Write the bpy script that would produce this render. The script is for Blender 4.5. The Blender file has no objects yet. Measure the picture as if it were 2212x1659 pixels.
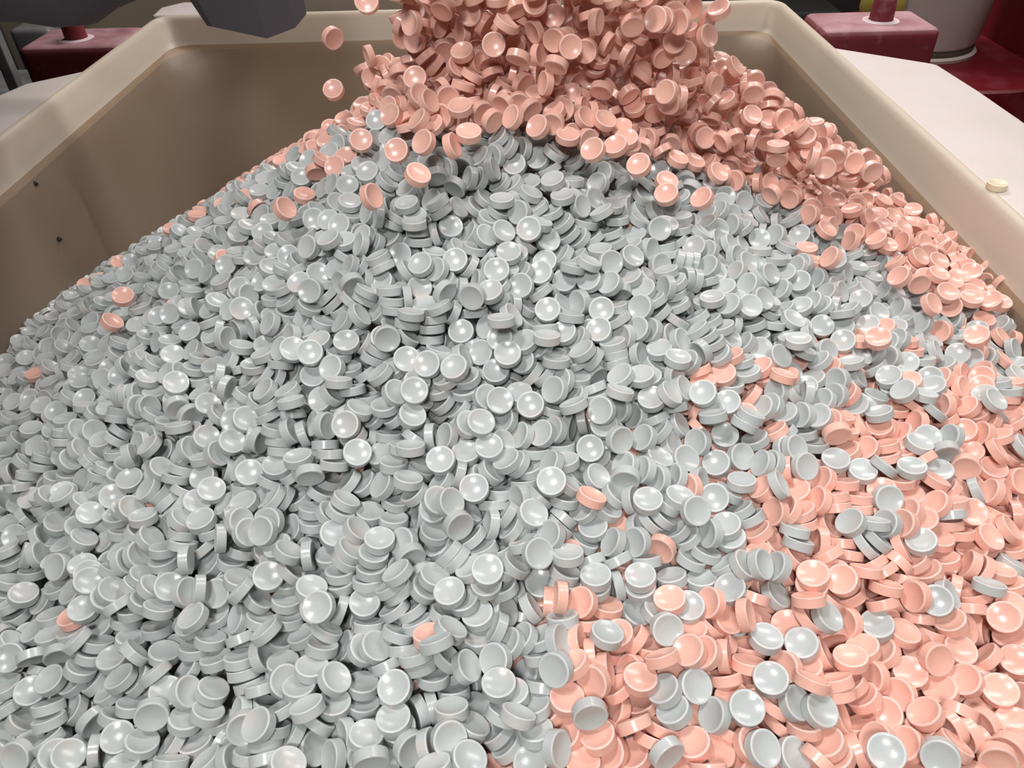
import bpy, bmesh, math, random
import numpy as np
from mathutils import Vector, Matrix, Euler

# ------------------------------------------------------------------ camera, world, lights, exposure
S = bpy.context.scene
COL = S.collection
CAM_Z = 1.30                        # camera height over the floor; survey points below are millimetres from the camera
def W(x, y, z):
    return Vector((x / 1000, y / 1000, z / 1000 + CAM_Z))

pitch, roll, yaw = math.radians(39.34), math.radians(-1.72), math.radians(-0.8)
fw = Vector((math.sin(yaw) * math.cos(pitch), math.cos(yaw) * math.cos(pitch), -math.sin(pitch)))
rt = fw.cross(Vector((0, 0, 1))).normalized()
up = rt.cross(fw)
rt, up = math.cos(roll) * rt + math.sin(roll) * up, -math.sin(roll) * rt + math.cos(roll) * up
cd = bpy.data.cameras.new('camera')
cam = bpy.data.objects.new('camera', cd)
COL.objects.link(cam)
m3 = Matrix((rt, up, -fw)).transposed()
cam.matrix_world = Matrix.Translation(W(0, 0, 0)) @ m3.to_4x4()
cd.sensor_fit = 'HORIZONTAL'
cd.sensor_width = 36.0
cd.lens = 1655.0 / 2212.0 * 36.0
cd.clip_start = 0.02
cd.clip_end = 50
S.camera = cam

wd = bpy.data.worlds.new('world')
S.world = wd
wd.use_nodes = True
wd.node_tree.nodes['Background'].inputs[0].default_value = (1.0, 0.95, 0.92, 1)
wd.node_tree.nodes['Background'].inputs[1].default_value = 0.22

def area(name, loc, target, sx, sy, power, color=(1, 1, 1), beam_deg=180):
    l = bpy.data.lights.new(name, 'AREA')
    l.shape = 'RECTANGLE'; l.size = sx; l.size_y = sy; l.energy = power; l.color = color
    l.spread = math.radians(beam_deg)       # beam narrowed on purpose so light falls off towards the left
    o = bpy.data.objects.new(name, l)
    COL.objects.link(o)
    o.location = loc
    o.rotation_euler = (Vector(target) - Vector(loc)).to_track_quat('-Z', 'Y').to_euler()
    return o
area('hanging_lamp', W(-330, 180, 800), W(270, 360, -300), 0.17, 0.17, 2.3, (1.0, 0.985, 0.975), 100)
area('hanging_lamp', W(-90, -420, 540), W(130, 220, -330), 0.16, 0.16, 3.2, (1.0, 0.98, 0.965), 120)
area('added_fill_light', W(1250, 950, 1500), W(900, 950, 0), 0.2, 1.5, 22, (1.0, 0.95, 0.93))  # added light off to the right, brightens the right ledge
area('added_fill_light', W(250, 2000, 1050), W(100, 1500, -400), 1.5, 0.2, 24, (1.0, 0.96, 0.93))  # added light behind the bin, makes the tub walls glow through
S.view_settings.view_transform = 'Standard'
S.view_settings.look = 'None'
S.view_settings.gamma = 1.0
S.view_settings.use_curve_mapping = False
S.view_settings.exposure = 0.0

# ------------------------------------------------------------------ helpers
def tag(o, label=None, cat=None, group=None, kind=None):
    if label: o['label'] = label
    if cat: o['category'] = cat
    if group: o['group'] = group
    if kind: o['kind'] = kind
    return o
def obj(name, me, mat=None, parent=None):
    if isinstance(me, bmesh.types.BMesh):
        b = me; me = bpy.data.meshes.new(name); b.to_mesh(me); b.free()
    if mat is not None:
        me.materials.clear(); me.materials.append(mat)
    o = bpy.data.objects.new(name, me)
    COL.objects.link(o)
    if parent is not None:
        o.parent = parent
        o.matrix_parent_inverse = parent.matrix_world.inverted()
    return o
def empty(name, loc):
    o = bpy.data.objects.new(name, None)
    COL.objects.link(o); o.location = loc; o.empty_display_size = 0.05
    bpy.context.view_layer.update()
    return o
def smooth(o, ang=40):
    me = o.data
    me.polygons.foreach_set('use_smooth', [True] * len(me.polygons))
    try: me.set_sharp_from_angle(angle=math.radians(ang))
    except Exception: pass
    return o
def box_bm(lo, hi, bev=0.0, seg=2, bm=None):
    b = bm or bmesh.new()
    r = bmesh.ops.create_cube(b, size=1.0)
    vs = r['verts']
    for v in vs:
        v.co = Vector((lo[i] + (v.co[i] + .5) * (hi[i] - lo[i]) for i in range(3)))
    if bev > 0:
        es = list({e for v in vs for e in v.link_edges})
        bmesh.ops.bevel(b, geom=es, offset=bev, segments=seg, profile=0.6, affect='EDGES')
    return b
def lathe_bm(prof, seg=32, bm=None, mat=Matrix.Identity(4), cap=True):
    b = bm or bmesh.new()
    rings = []
    for r, z in prof:
        rings.append([b.verts.new(mat @ Vector((r * math.cos(2 * math.pi * k / seg), r * math.sin(2 * math.pi * k / seg), z))) for k in range(seg)])
    for a, c in zip(rings, rings[1:]):
        for k in range(seg):
            b.faces.new((a[k], a[(k + 1) % seg], c[(k + 1) % seg], c[k]))
    if cap:
        b.faces.new(list(reversed(rings[0]))); b.faces.new(rings[-1])
    return b
def tube_bm(pts, radii, seg=20, bm=None, squash=1.0):
    b = bm or bmesh.new()
    rings = []
    for i, p in enumerate(pts):
        a = pts[max(i - 1, 0)]; c = pts[min(i + 1, len(pts) - 1)]
        t = (c - a).normalized()
        u = t.cross(Vector((0, 0, 1))).normalized(); v = u.cross(t)
        rings.append([b.verts.new(p + u * (radii[i] * math.cos(2 * math.pi * k / seg)) + v * (radii[i] * squash * math.sin(2 * math.pi * k / seg))) for k in range(seg)])
    for a, c in zip(rings, rings[1:]):
        for k in range(seg):
            b.faces.new((a[k], a[(k + 1) % seg], c[(k + 1) % seg], c[k]))
    b.faces.new(list(reversed(rings[0]))); b.faces.new(rings[-1])
    bmesh.ops.recalc_face_normals(b, faces=b.faces)
    return b

# ------------------------------------------------------------------ materials
def mat(name, color, rough=0.5, spec=0.5, noise=None, bump=0.0, bump_scale=200.0, sss=0.0, metallic=0.0, coat=0.0):
    m = bpy.data.materials.new(name); m.use_nodes = True
    nt = m.node_tree; bs = nt.nodes['Principled BSDF']
    bs.inputs['Base Color'].default_value = (*color, 1)
    bs.inputs['Roughness'].default_value = rough
    bs.inputs['Specular IOR Level'].default_value = spec
    bs.inputs['Metallic'].default_value = metallic
    bs.inputs['Coat Weight'].default_value = coat
    if sss:
        bs.inputs['Subsurface Weight'].default_value = sss
        bs.inputs['Subsurface Radius'].default_value = (0.02, 0.012, 0.006)
        bs.inputs['Subsurface Scale'].default_value = 0.5
    geo = nt.nodes.new('ShaderNodeNewGeometry')
    if noise:
        c2, sc, lo, hi = noise
        n = nt.nodes.new('ShaderNodeTexNoise'); n.inputs['Scale'].default_value = sc; n.inputs['Detail'].default_value = 5
        r = nt.nodes.new('ShaderNodeMapRange'); r.inputs[1].default_value = lo; r.inputs[2].default_value = hi
        mx = nt.nodes.new('ShaderNodeMix'); mx.data_type = 'RGBA'
        mx.inputs[6].default_value = (*color, 1); mx.inputs[7].default_value = (*c2, 1)
        nt.links.new(geo.outputs['Position'], n.inputs['Vector']); nt.links.new(n.outputs[0], r.inputs[0])
        nt.links.new(r.outputs[0], mx.inputs[0]); nt.links.new(mx.outputs[2], bs.inputs['Base Color'])
    if bump:
        n = nt.nodes.new('ShaderNodeTexNoise'); n.inputs['Scale'].default_value = bump_scale; n.inputs['Detail'].default_value = 3
        bp = nt.nodes.new('ShaderNodeBump'); bp.inputs['Strength'].default_value = bump; bp.inputs['Distance'].default_value = 0.0005
        nt.links.new(geo.outputs['Position'], n.inputs['Vector']); nt.links.new(n.outputs[0], bp.inputs['Height'])
        nt.links.new(bp.outputs[0], bs.inputs['Normal'])
    return m

def candy_mat(name, color, dust, dust_amt, varied):
    """pressed-sugar candy: glossy, finely grained, a little powder of the other colour; tone varies per tablet"""
    m = bpy.data.materials.new(name); m.use_nodes = True
    nt = m.node_tree; bs = nt.nodes['Principled BSDF']
    geo = nt.nodes.new('ShaderNodeNewGeometry')
    if varied == 'object':
        oi = nt.nodes.new('ShaderNodeObjectInfo'); src = oi.outputs['Random']
    else:
        at = nt.nodes.new('ShaderNodeAttribute'); at.attribute_name = 'tone'; src = at.outputs['Fac']
    def noise(scale, detail=3):
        n = nt.nodes.new('ShaderNodeTexNoise'); n.inputs['Scale'].default_value = scale; n.inputs['Detail'].default_value = detail
        nt.links.new(geo.outputs['Position'], n.inputs['Vector']); return n.outputs[0]
    def rng(v, a, b, c, d):
        r = nt.nodes.new('ShaderNodeMapRange')
        for i, x in zip((1, 2, 3, 4), (a, b, c, d)): r.inputs[i].default_value = x
        nt.links.new(v, r.inputs[0]); return r.outputs[0]
    def mix(f, a, b, mode='MIX'):
        x = nt.nodes.new('ShaderNodeMix'); x.data_type = 'RGBA'; x.blend_type = mode
        if isinstance(f, float): x.inputs[0].default_value = f
        else: nt.links.new(f, x.inputs[0])
        for s, v in ((6, a), (7, b)):
            if isinstance(v, tuple): x.inputs[s].default_value = (*v, 1)
            else: nt.links.new(v, x.inputs[s])
        return x.outputs[2]
    dark = tuple(c * 0.90 for c in color); lite = tuple(min(1, c * 1.06) for c in color)
    c1 = mix(rng(src, 0, 1, 0, 1), dark, lite)
    c2 = mix(rng(noise(70, 4), .56, .78, 0, dust_amt), c1, dust)
    c3 = mix(rng(noise(2600, 2), .3, .7, 0, .10), c2, (1, 1, 1))
    wa = nt.nodes.new('ShaderNodeAttribute'); wa.attribute_name = 'wear'
    c4 = mix(rng(wa.outputs['Fac'], 0, 1, 0, .16), c3, (1, 1, 1))
    nt.links.new(c4, bs.inputs['Base Color'])
    nt.links.new(rng(wa.outputs['Fac'], 0, 1, .21, .36), bs.inputs['Roughness'])
    bs.inputs['Roughness'].default_value = 0.21
    bs.inputs['Specular IOR Level'].default_value = 0.5
    bp = nt.nodes.new('ShaderNodeBump'); bp.inputs['Strength'].default_value = 0.12; bp.inputs['Distance'].default_value = 0.0004
    nt.links.new(noise(1800, 3), bp.inputs['Height']); nt.links.new(bp.outputs[0], bs.inputs['Normal'])
    return m
GREY = (0.485, 0.518, 0.512); PEACH = (0.84, 0.455, 0.36)
M_grey_o = candy_mat('grey_candy', GREY, PEACH, .22, 'object')
M_peach_o = candy_mat('peach_candy', PEACH, (.9, .7, .6), .25, 'object')
M_grey_s = candy_mat('grey_candy_heap', GREY, PEACH, .22, 'attr')
M_peach_s = candy_mat('peach_candy_heap', PEACH, (.9, .7, .6), .25, 'attr')
M_cream = candy_mat('cream_candy', (.86, .76, .52), (.9, .8, .6), .2, 'object')
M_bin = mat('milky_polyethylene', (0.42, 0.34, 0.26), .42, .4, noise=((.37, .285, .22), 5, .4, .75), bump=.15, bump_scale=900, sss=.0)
def translucent(m, amount):
    nt = m.node_tree; out = nt.nodes['Material Output']; bs = nt.nodes['Principled BSDF']
    tr = nt.nodes.new('ShaderNodeBsdfTranslucent'); tr.inputs[0].default_value = (.92, .78, .62, 1)
    mx = nt.nodes.new('ShaderNodeMixShader'); mx.inputs[0].default_value = amount
    nt.links.new(bs.outputs[0], mx.inputs[1]); nt.links.new(tr.outputs[0], mx.inputs[2]); nt.links.new(mx.outputs[0], out.inputs[0])
translucent(M_bin, .5)
M_rim = mat('lit_milky_polyethylene', (0.82, 0.73, 0.61), .42, .4, bump=.15, bump_scale=900)  # tub plastic made paler, stands in for light passing through the rim
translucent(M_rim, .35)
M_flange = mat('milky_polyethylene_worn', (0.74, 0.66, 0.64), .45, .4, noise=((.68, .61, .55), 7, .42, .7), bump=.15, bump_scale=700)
M_red = mat('dusty_red_plastic', (.20, .028, .042), .55, .4, noise=((.36, .17, .19), 42, .60, .86), bump=.3, bump_scale=160)
def settled_dust(m, dust, amount):
    """powder that has settled on whatever faces up"""
    nt = m.node_tree; bs = nt.nodes['Principled BSDF']; l = bs.inputs['Base Color'].links[0]
    src = l.from_socket
    geo = nt.nodes.new('ShaderNodeNewGeometry'); sp = nt.nodes.new('ShaderNodeSeparateXYZ'); nt.links.new(geo.outputs['True Normal'], sp.inputs[0])
    n = nt.nodes.new('ShaderNodeTexNoise'); n.inputs['Scale'].default_value = 30; n.inputs['Detail'].default_value = 4
    nt.links.new(geo.outputs['Position'], n.inputs['Vector'])
    r1 = nt.nodes.new('ShaderNodeMapRange'); r1.inputs[1].default_value = .35; r1.inputs[2].default_value = .9
    r2 = nt.nodes.new('ShaderNodeMapRange'); r2.inputs[1].default_value = .3; r2.inputs[2].default_value = .7; r2.inputs[3].default_value = amount * .45; r2.inputs[4].default_value = amount
    mu = nt.nodes.new('ShaderNodeMath'); mu.operation = 'MULTIPLY'
    nt.links.new(sp.outputs[2], r1.inputs[0]); nt.links.new(n.outputs[0], r2.inputs[0]); nt.links.new(r1.outputs[0], mu.inputs[0]); nt.links.new(r2.outputs[0], mu.inputs[1])
    mx = nt.nodes.new('ShaderNodeMix'); mx.data_type = 'RGBA'; mx.inputs[7].default_value = (*dust, 1)
    nt.links.new(mu.outputs[0], mx.inputs[0]); nt.links.new(src, mx.inputs[6]); nt.links.new(mx.outputs[2], bs.inputs['Base Color'])
settled_dust(M_red, (.55, .34, .37), .85)
M_red_d = mat('dark_red_paint', (.16, .008, .014), .45, .4, noise=((.22, .04, .05), 22, .5, .8), bump=.2, bump_scale=120)
M_dust = mat('sugar_powder', (.75, .60, .62), .9, .1, bump=.5, bump_scale=900)
M_drum = mat('cloudy_drum_plastic', (.72, .66, .65), .5, .4, noise=((.72, .56, .57), 9, .5, .8))
M_ring = mat('drum_seam', (.10, .08, .07), .5)
M_ringl = mat('drum_rim', (.55, .47, .43), .4)
M_sleeve = mat('navy_cloth', (.125, .12, .14), .9, .15, bump=.35, bump_scale=1500)
M_cuff = mat('slate_cloth', (.10, .094, .106), .8, .2, bump=.25, bump_scale=1500)
M_wall = mat('dim_wall', (.030, .024, .024), .9, noise=((.05, .04, .04), 3, .4, .7))
M_floor = mat('factory_floor', (.10, .09, .085), .6, noise=((.06, .055, .05), 4, .4, .7))
M_ceil = mat('ceiling_paint', (.22, .21, .20), .9)
M_pale = mat('pale_bin_plastic', (.62, .53, .40), .5, noise=((.56, .46, .35), 4, .4, .7))
M_steel = mat('grey_steel', (.22, .215, .225), .5, .5, noise=((.12, .12, .13), 20, .45, .7))
M_blue = mat('blue_plastic', (.05, .12, .22), .5)
M_yellow = mat('yellow_plastic', (.42, .33, .06), .5)
M_black = mat('black_rubber', (.02, .02, .02), .7)

# ------------------------------------------------------------------ room shell
def slab(name, lo, hi, m):
    o = obj(name, box_bm([v / 1000 for v in lo], [v / 1000 for v in hi]), m)
    tag(o, kind='structure'); return o
slab('floor', (-3200, -2200, -60), (3200, 3400, 0), M_floor)
slab('wall_back', (-3200, 3400, 0), (3200, 3500, 3000), M_wall)
slab('wall_left', (-3300, -2200, 0), (-3200, 3400, 3000), M_wall)
slab('wall_right', (3200, -2200, 0), (3300, 3400, 3000), M_wall)
slab('wall_front', (-3200, -2300, 0), (3200, -2200, 3000), M_wall)
slab('ceiling', (-3200, -2200, 3000), (3200, 3400, 3060), M_ceil)

# ------------------------------------------------------------------ the big milky bin
XL, XR, YB, YF, ZR, ZL, ZB = -524., 390., 1233., -120., -288.5, -327., -860.
def outline(off, draft, corner):
    """plan of the bin's inside, anticlockwise from the front left; off moves the walls inwards"""
    xl, xr, yb, yf = XL + off + draft, XR - off - draft, YB - off - draft, YF + off + draft
    pts = []
    def arc(cx, cy, a0, a1, n=9):
        for k in range(n + 1):
            a = math.radians(a0 + (a1 - a0) * k / n)
            pts.append((cx + corner * math.cos(a), cy + corner * math.sin(a)))
    arc(xl + corner, yf + corner, 270, 180, 5)
    return xl, xr, yb, yf, pts, arc
def ring(off, draft, corner, rib=0.0, n_side=90):
    """one closed loop of points, same count for every call; rib bulges the side walls inwards as upright ribs"""
    xl, xr, yb, yf = XL + off + draft, XR - off - draft, YB - off - draft, YF + off + draft
    loop = []
    def side_rib(y):
        s = 0.0
        for yc, w in ((785, 46), (430, 46), (80, 46)):
            s += math.exp(-((y - yc) / (w * .55)) ** 4)
        return s
    c = corner
    for k in range(6):
        a = math.radians(180 + 90 * k / 5); loop.append((xl + c + c * math.cos(a), yf + c + c * math.sin(a)))
    for k in range(1, 12): loop.append((xl + c + (xr - xl - 2 * c) * k / 12, yf))
    for k in range(6):
        a = math.radians(270 + 90 * k / 5); loop.append((xr - c + c * math.cos(a), yf + c + c * math.sin(a)))
    for k in range(1, n_side):
        y = yf + c + (yb - yf - 2 * c) * k / n_side; loop.append((xr - rib * side_rib(y), y))
    for k in range(8):
        a = math.radians(90 * k / 7); loop.append((xr - c + c * math.cos(a), yb - c + c * math.sin(a)))
    for k in range(1, 12): loop.append((xr - c - (xr - xl - 2 * c) * k / 12, yb))
    for k in range(8):
        a = math.radians(90 + 90 * k / 7); loop.append((xl + c + c * math.cos(a), yb - c + c * math.sin(a)))
    for k in range(1, n_side):
        y = yb - c - (yb - yf - 2 * c) * k / n_side; loop.append((xl + rib * side_rib(y), y))
    return loop
def loft(loops, close_ends=False):
    b = bmesh.new(); rows = []
    for loop, z in loops: rows.append([b.verts.new(W(x, y, z)) for x, y in loop])
    for a, c in zip(rows, rows[1:]):
        n = len(a)
        for k in range(n): b.faces.new((a[k], a[(k + 1) % n], c[(k + 1) % n], c[k]))
    return b, rows
bin_e = empty('storage_bin', W((XL + XR) / 2, (YB + YF) / 2, ZB - 40))
tag(bin_e, 'large milky plastic bin heaped full of grey and peach candy tablets', 'bin')
# inner and outer skin of the tub below the rim
b, rows = loft([(ring(11, 0, 30), ZL + .5), (ring(15, 0, 70), ZL - 6), (ring(16, 2, 100, 6), ZL - 22), (ring(16, 8, 120, 14), ZL - 60), (ring(16, 20, 120, 14), ZL - 250), (ring(16, 34, 120, 8), ZB + 40), (ring(40, 40, 110), ZB)])
b.faces.new(list(reversed(rows[-1])))
for f_ in b.faces: f_.normal_flip()
orows = []
for loop, z in [(ring(-7, 0, 25), ZL + .5), (ring(4, 8, 90), ZL - 60), (ring(4, 34, 110), ZB), (ring(30, 40, 105), ZB - 12)]:
    orows.append([b.verts.new(W(x, y, z)) for x, y in loop])
for a, c in zip(orows, orows[1:]):
    n = len(a)
    for k in range(n): b.faces.new((a[k], a[(k + 1) % n], c[(k + 1) % n], c[k]))
b.faces.new(list(reversed(orows[-1])))
bmesh.ops.recalc_face_normals(b, faces=b.faces)
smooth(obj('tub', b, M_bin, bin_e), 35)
# raised rim band with a rounded top edge
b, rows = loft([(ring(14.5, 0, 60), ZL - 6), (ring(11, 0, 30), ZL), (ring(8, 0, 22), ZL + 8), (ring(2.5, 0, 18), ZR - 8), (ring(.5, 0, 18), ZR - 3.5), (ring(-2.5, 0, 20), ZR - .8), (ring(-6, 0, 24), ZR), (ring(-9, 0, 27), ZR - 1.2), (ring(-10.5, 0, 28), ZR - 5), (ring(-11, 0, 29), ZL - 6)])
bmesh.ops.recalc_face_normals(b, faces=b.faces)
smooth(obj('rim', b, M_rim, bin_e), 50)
# the two broad side ledges, level with the rim, cut off aslant at the back
def ledge(pts, name):
    b = bmesh.new()
    top = [b.verts.new(W(x, y, ZR - .4)) for x, y in pts]
    bot = [b.verts.new(W(x, y, ZR - 26)) for x, y in pts]
    n = len(pts)
    b.faces.new(top); b.faces.new(list(reversed(bot)))
    side = []
    for k in range(n): side.append(b.faces.new((top[(k + 1) % n], top[k], bot[k], bot[(k + 1) % n])))
    bmesh.ops.recalc_face_normals(b, faces=b.faces)
    es = [e for e in b.edges if all(abs(v.co.z - W(0, 0, ZR - .4).z) < 1e-6 for v in e.verts)]
    es += [e for e in b.edges if abs(e.verts[0].co.z - e.verts[1].co.z) > .01]
    bmesh.ops.bevel(b, geom=es, offset=.005, segments=3, profile=.6, affect='EDGES')
    o = obj(name, b, M_flange, bin_e); smooth(o, 40); o['label'] = 'whitish ledge'; return o
ledge([(XR + 4, 1001), (XR + 4, -90), (498, -90), (500, 750), (499, 830), (494, 922), (487, 930)], 'side_ledge')
ledge([(XL - 4, 985), (-584, 938), (-596, 898), (-604, 780), (-604, -90), (XL - 4, -90)], 'side_ledge')
ledge([(XL - 9, YB + 9), (-392, YB + 9), (-420, 1312), (-520, 1324), (-546, 1292), (-542, YB + 9)], 'corner_ledge')
# stubby feet under the tub
for fx in (-400, 270):
    for fy in (60, 1050):
        obj('foot', box_bm(W(fx - 60, fy - 60, -CAM_Z * 1000), W(fx + 60, fy + 60, ZB - 8), .008), M_bin, bin_e)
# dark specks of dirt on the left wall
for px_, y_, z_ in ((XL + 26, 747, -395), (XL + 16, 763, -338)):
    b = bmesh.new(); bmesh.ops.create_icosphere(b, subdivisions=2, radius=.0028, matrix=Matrix.Translation(W(px_, y_, z_)))
    obj('dirt_speck', b, M_black, bin_e)

# ------------------------------------------------------------------ red blocks with knobs beyond the ledges, red machine, drum
def red_block(lo, hi, knob, label, post):
    cx_, cy_ = (lo[0] + hi[0]) / 2, (lo[1] + hi[1]) / 2
    e = empty('red_block', W(cx_, cy_, -CAM_Z * 1000))
    tag(e, label, 'block', 'red blocks beside the bin')
    b = box_bm(W(*lo), W(*hi), .012, 4)
    bmesh.ops.subdivide_edges(b, edges=[x for x in b.edges if x.calc_length() > .05], cuts=6, use_grid_fill=True)
    smooth(obj('body', b, M_red, e), 60)
    kx, ky, kr, kh = knob
    zt = hi[2]
    prof = [(kr * 1.02, zt - 1), (kr, zt + 3), (kr * .97, zt + kh * .5), (kr * .9, zt + kh * .72), (kr * .68, zt + kh * .9), (kr * .35, zt + kh * .985), (.5, zt + kh)]
    k = smooth(obj('knob', lathe_bm([(r / 1000, z / 1000 + CAM_Z) for r, z in prof], 28, mat=Matrix.Translation((kx / 1000, ky / 1000, 0))), M_red, e), 50)
    d = [(kr * 1.02, zt + .2), (kr * 1.05, zt + 1.6), (kr * 1.3, zt + .9), (kr * 1.55, zt + .1)]
    o = smooth(obj('powder_ring', lathe_bm([(r / 1000, z / 1000 + CAM_Z) for r, z in d], 28, mat=Matrix.Translation((kx / 1000, ky / 1000, 0)), cap=False), M_dust, k), 60)
    o['label'] = 'pale sugar powder round the knob'
    obj('post', box_bm(W(lo[0] + post, lo[1] + post, -CAM_Z * 1000), W(hi[0] - post, hi[1] - post, lo[2] + 4), .004), M_red_d, e)
red_block((412, 1072, -372), (566, 1170, -290), (501, 1118, 15.5, 37), 'dusty red block with a round knob, behind the right ledge by the pale drum', 22)
red_block((-706, 1146, -404), (-558, 1252, -305), (-638, 1190, 15.5, 38), 'dark red block with a knob, behind the left ledge under the dark sleeve', 22)

mach = empty('red_machine', W(860, 1560, -CAM_Z * 1000))
tag(mach, 'tall dark red machine housing at the right edge behind the bin', 'machine')
b = lathe_bm([(.262, 0), (.266, .05), (.266, CAM_Z - .456), (.262, CAM_Z - .452)], 48, mat=Matrix.Translation((.80, 1.56, 0)))
smooth(obj('pedestal', b, M_red_d, mach), 40)
smooth(obj('side_column', box_bm(W(935, 1330, -CAM_Z * 1000), W(1200, 1700, 260), .02, 3), M_red_d, mach), 40)
drum = empty('pale_drum', W(780, 1510, -452))
tag(drum, 'cloudy pale drum standing in the red machine, cut by the top edge', 'drum')
T_ = Matrix.Translation((.770, 1.545, CAM_Z))
smooth(obj('drum_body', lathe_bm([(.098, -.432), (.103, -.424), (.122, -.2), (.134, .1), (.136, .16), (.130, .165)], 56, mat=T_), M_drum, drum), 50)
smooth(obj('seam', lathe_bm([(.099, -.444), (.1005, -.440), (.1005, -.434), (.098, -.431)], 56, mat=T_), M_ring, drum), 50)
smooth(obj('foot_ring', lathe_bm([(.100, -.4525), (.106, -.4515), (.107, -.446), (.1035, -.443), (.098, -.443)], 56, mat=T_), M_ringl, drum), 50)

# ------------------------------------------------------------------ dim things behind
pb = empty('pale_pallet_bin', W(-330, 2300, -CAM_Z * 1000))
tag(pb, 'pale beige pallet bin standing beyond the back rim, mostly hidden', 'bin')
smooth(obj('tub', box_bm(W(-1230, 1950, -CAM_Z * 1000 + 90), W(420, 2700, -130), .02, 3), M_pale, pb), 40)
for fx in (-1150, -420, 300):
    obj('foot', box_bm(W(fx - 60, 1980, -CAM_Z * 1000), W(fx + 60, 2680, -CAM_Z * 1000 + 95), .006), M_pale, pb)
sh = empty('steel_cart', W(-1150, 1500, -CAM_Z * 1000))
tag(sh, 'dim grey steel cart far left behind the bin', 'cart')
smooth(obj('shelf', box_bm(W(-1500, 1420, -512), W(-905, 1700, -494), .004), M_steel, sh))
smooth(obj('shelf', box_bm(W(-1500, 1420, -760), W(-905, 1700, -742), .004), M_steel, sh))
for lx in (-1490, -925):
    for ly in (1430, 1680):
        obj('leg', box_bm(W(lx, ly, -CAM_Z * 1000), W(lx + 20, ly + 20, -300), .003), M_steel, sh)
def crate(name, lo, hi, m, label):
    e = obj(name, box_bm(W(*lo), W(*hi), .012, 3), m); smooth(e, 40); tag(e, label, 'box'); return e
crate('grey_box', (-1110, 1800, -CAM_Z * 1000), (-1020, 1880, -440), M_steel, 'small grey box, a blurred shape behind the left red block')
crate('blue_box', (-1260, 1800, -CAM_Z * 1000), (-1180, 1880, -470), M_blue, 'small dull blue box at the far left edge behind the bin')
crate('steel_cabinet', (520, 2500, -CAM_Z * 1000), (1000, 2900, -620), M_black, 'low black cabinet in the dark behind the right corner of the bin')
o = smooth(obj('lever', lathe_bm([(.012, -.452), (.012, -.39), (.03, -.38), (.038, -.36), (.036, -.33), (.02, -.315)], 24, mat=Matrix.Translation(W(655, 1470, 0))), M_yellow, mach), 50)
o['label'] = 'yellow lever knob'

# ------------------------------------------------------------------ the dark sleeve over the back left corner
sl = empty('coat_sleeve', W(-480, 830, -100))
tag(sl, 'dark navy coat sleeve with a slate grey cuff hanging over the back left corner', 'sleeve')
pts = [W(-1250, 900, 120), W(-980, 870, -20), (W(-800, 850, -85)), W(-640, 832, -112), W(-500, 822, -118), W(-420, 818, -117), W(-360, 815, -105), W(-318, 812, -82), W(-275, 812, -50)]
b = tube_bm([p for p in pts], [.17, .13, .098, .082, .074, .073, .068, .06, .05], 40)
rng_ = random.Random(3)
bmesh.ops.subdivide_edges(b, edges=b.edges[:], cuts=2, use_grid_fill=True)
for v in b.verts:
    n_ = v.normal if v.normal.length else Vector((0, 0, 1))
    w_ = math.sin(v.co.x * 55 + v.co.z * 34) * .0035 + math.sin(v.co.x * 23 - v.co.y * 40) * .004
    v.co += n_ * w_
smooth(obj('sleeve', b, M_sleeve, sl), 70)
# cuff: a stiff open-ended faceted fold of cloth
def cuff():
    b = bmesh.new()
    bot = [(-300, 806, -198), (-292, 798, -197), (-240, 794, -208), (-214, 806, -202), (-206, 828, -195), (-262, 868, -184), (-306, 850, -186)]
    top = [(-338, 806, -110), (-318, 792, -108), (-250, 788, -108), (-214, 800, -108), (-204, 828, -100), (-262, 880, -90), (-330, 860, -95)]
    up2 = [(-338, 806, -20), (-318, 792, -20), (-250, 788, -20), (-218, 800, -20), (-208, 828, -20), (-262, 880, -20), (-330, 860, -20)]
    inn = [(x + (-258 - x) * .06, y + (832 - y) * .06, z + .5) for x, y, z in bot]
    inn2 = [(x + (-258 - x) * .06, y + (832 - y) * .06, z + 60) for x, y, z in bot]
    rows = [[b.verts.new(W(*p)) for p in r] for r in (inn2, inn, bot, top, up2)]
    n = len(bot)
    for a, c in zip(rows, rows[1:]):
        for k in range(n): b.faces.new((a[k], a[(k + 1) % n], c[(k + 1) % n], c[k]))
    b.faces.new(rows[0]); b.faces.new(rows[-1])
    bmesh.ops.recalc_face_normals(b, faces=b.faces)
    return b
o = obj('cuff', cuff(), M_cuff, sl); o['label'] = 'slate grey cuff'

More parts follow.
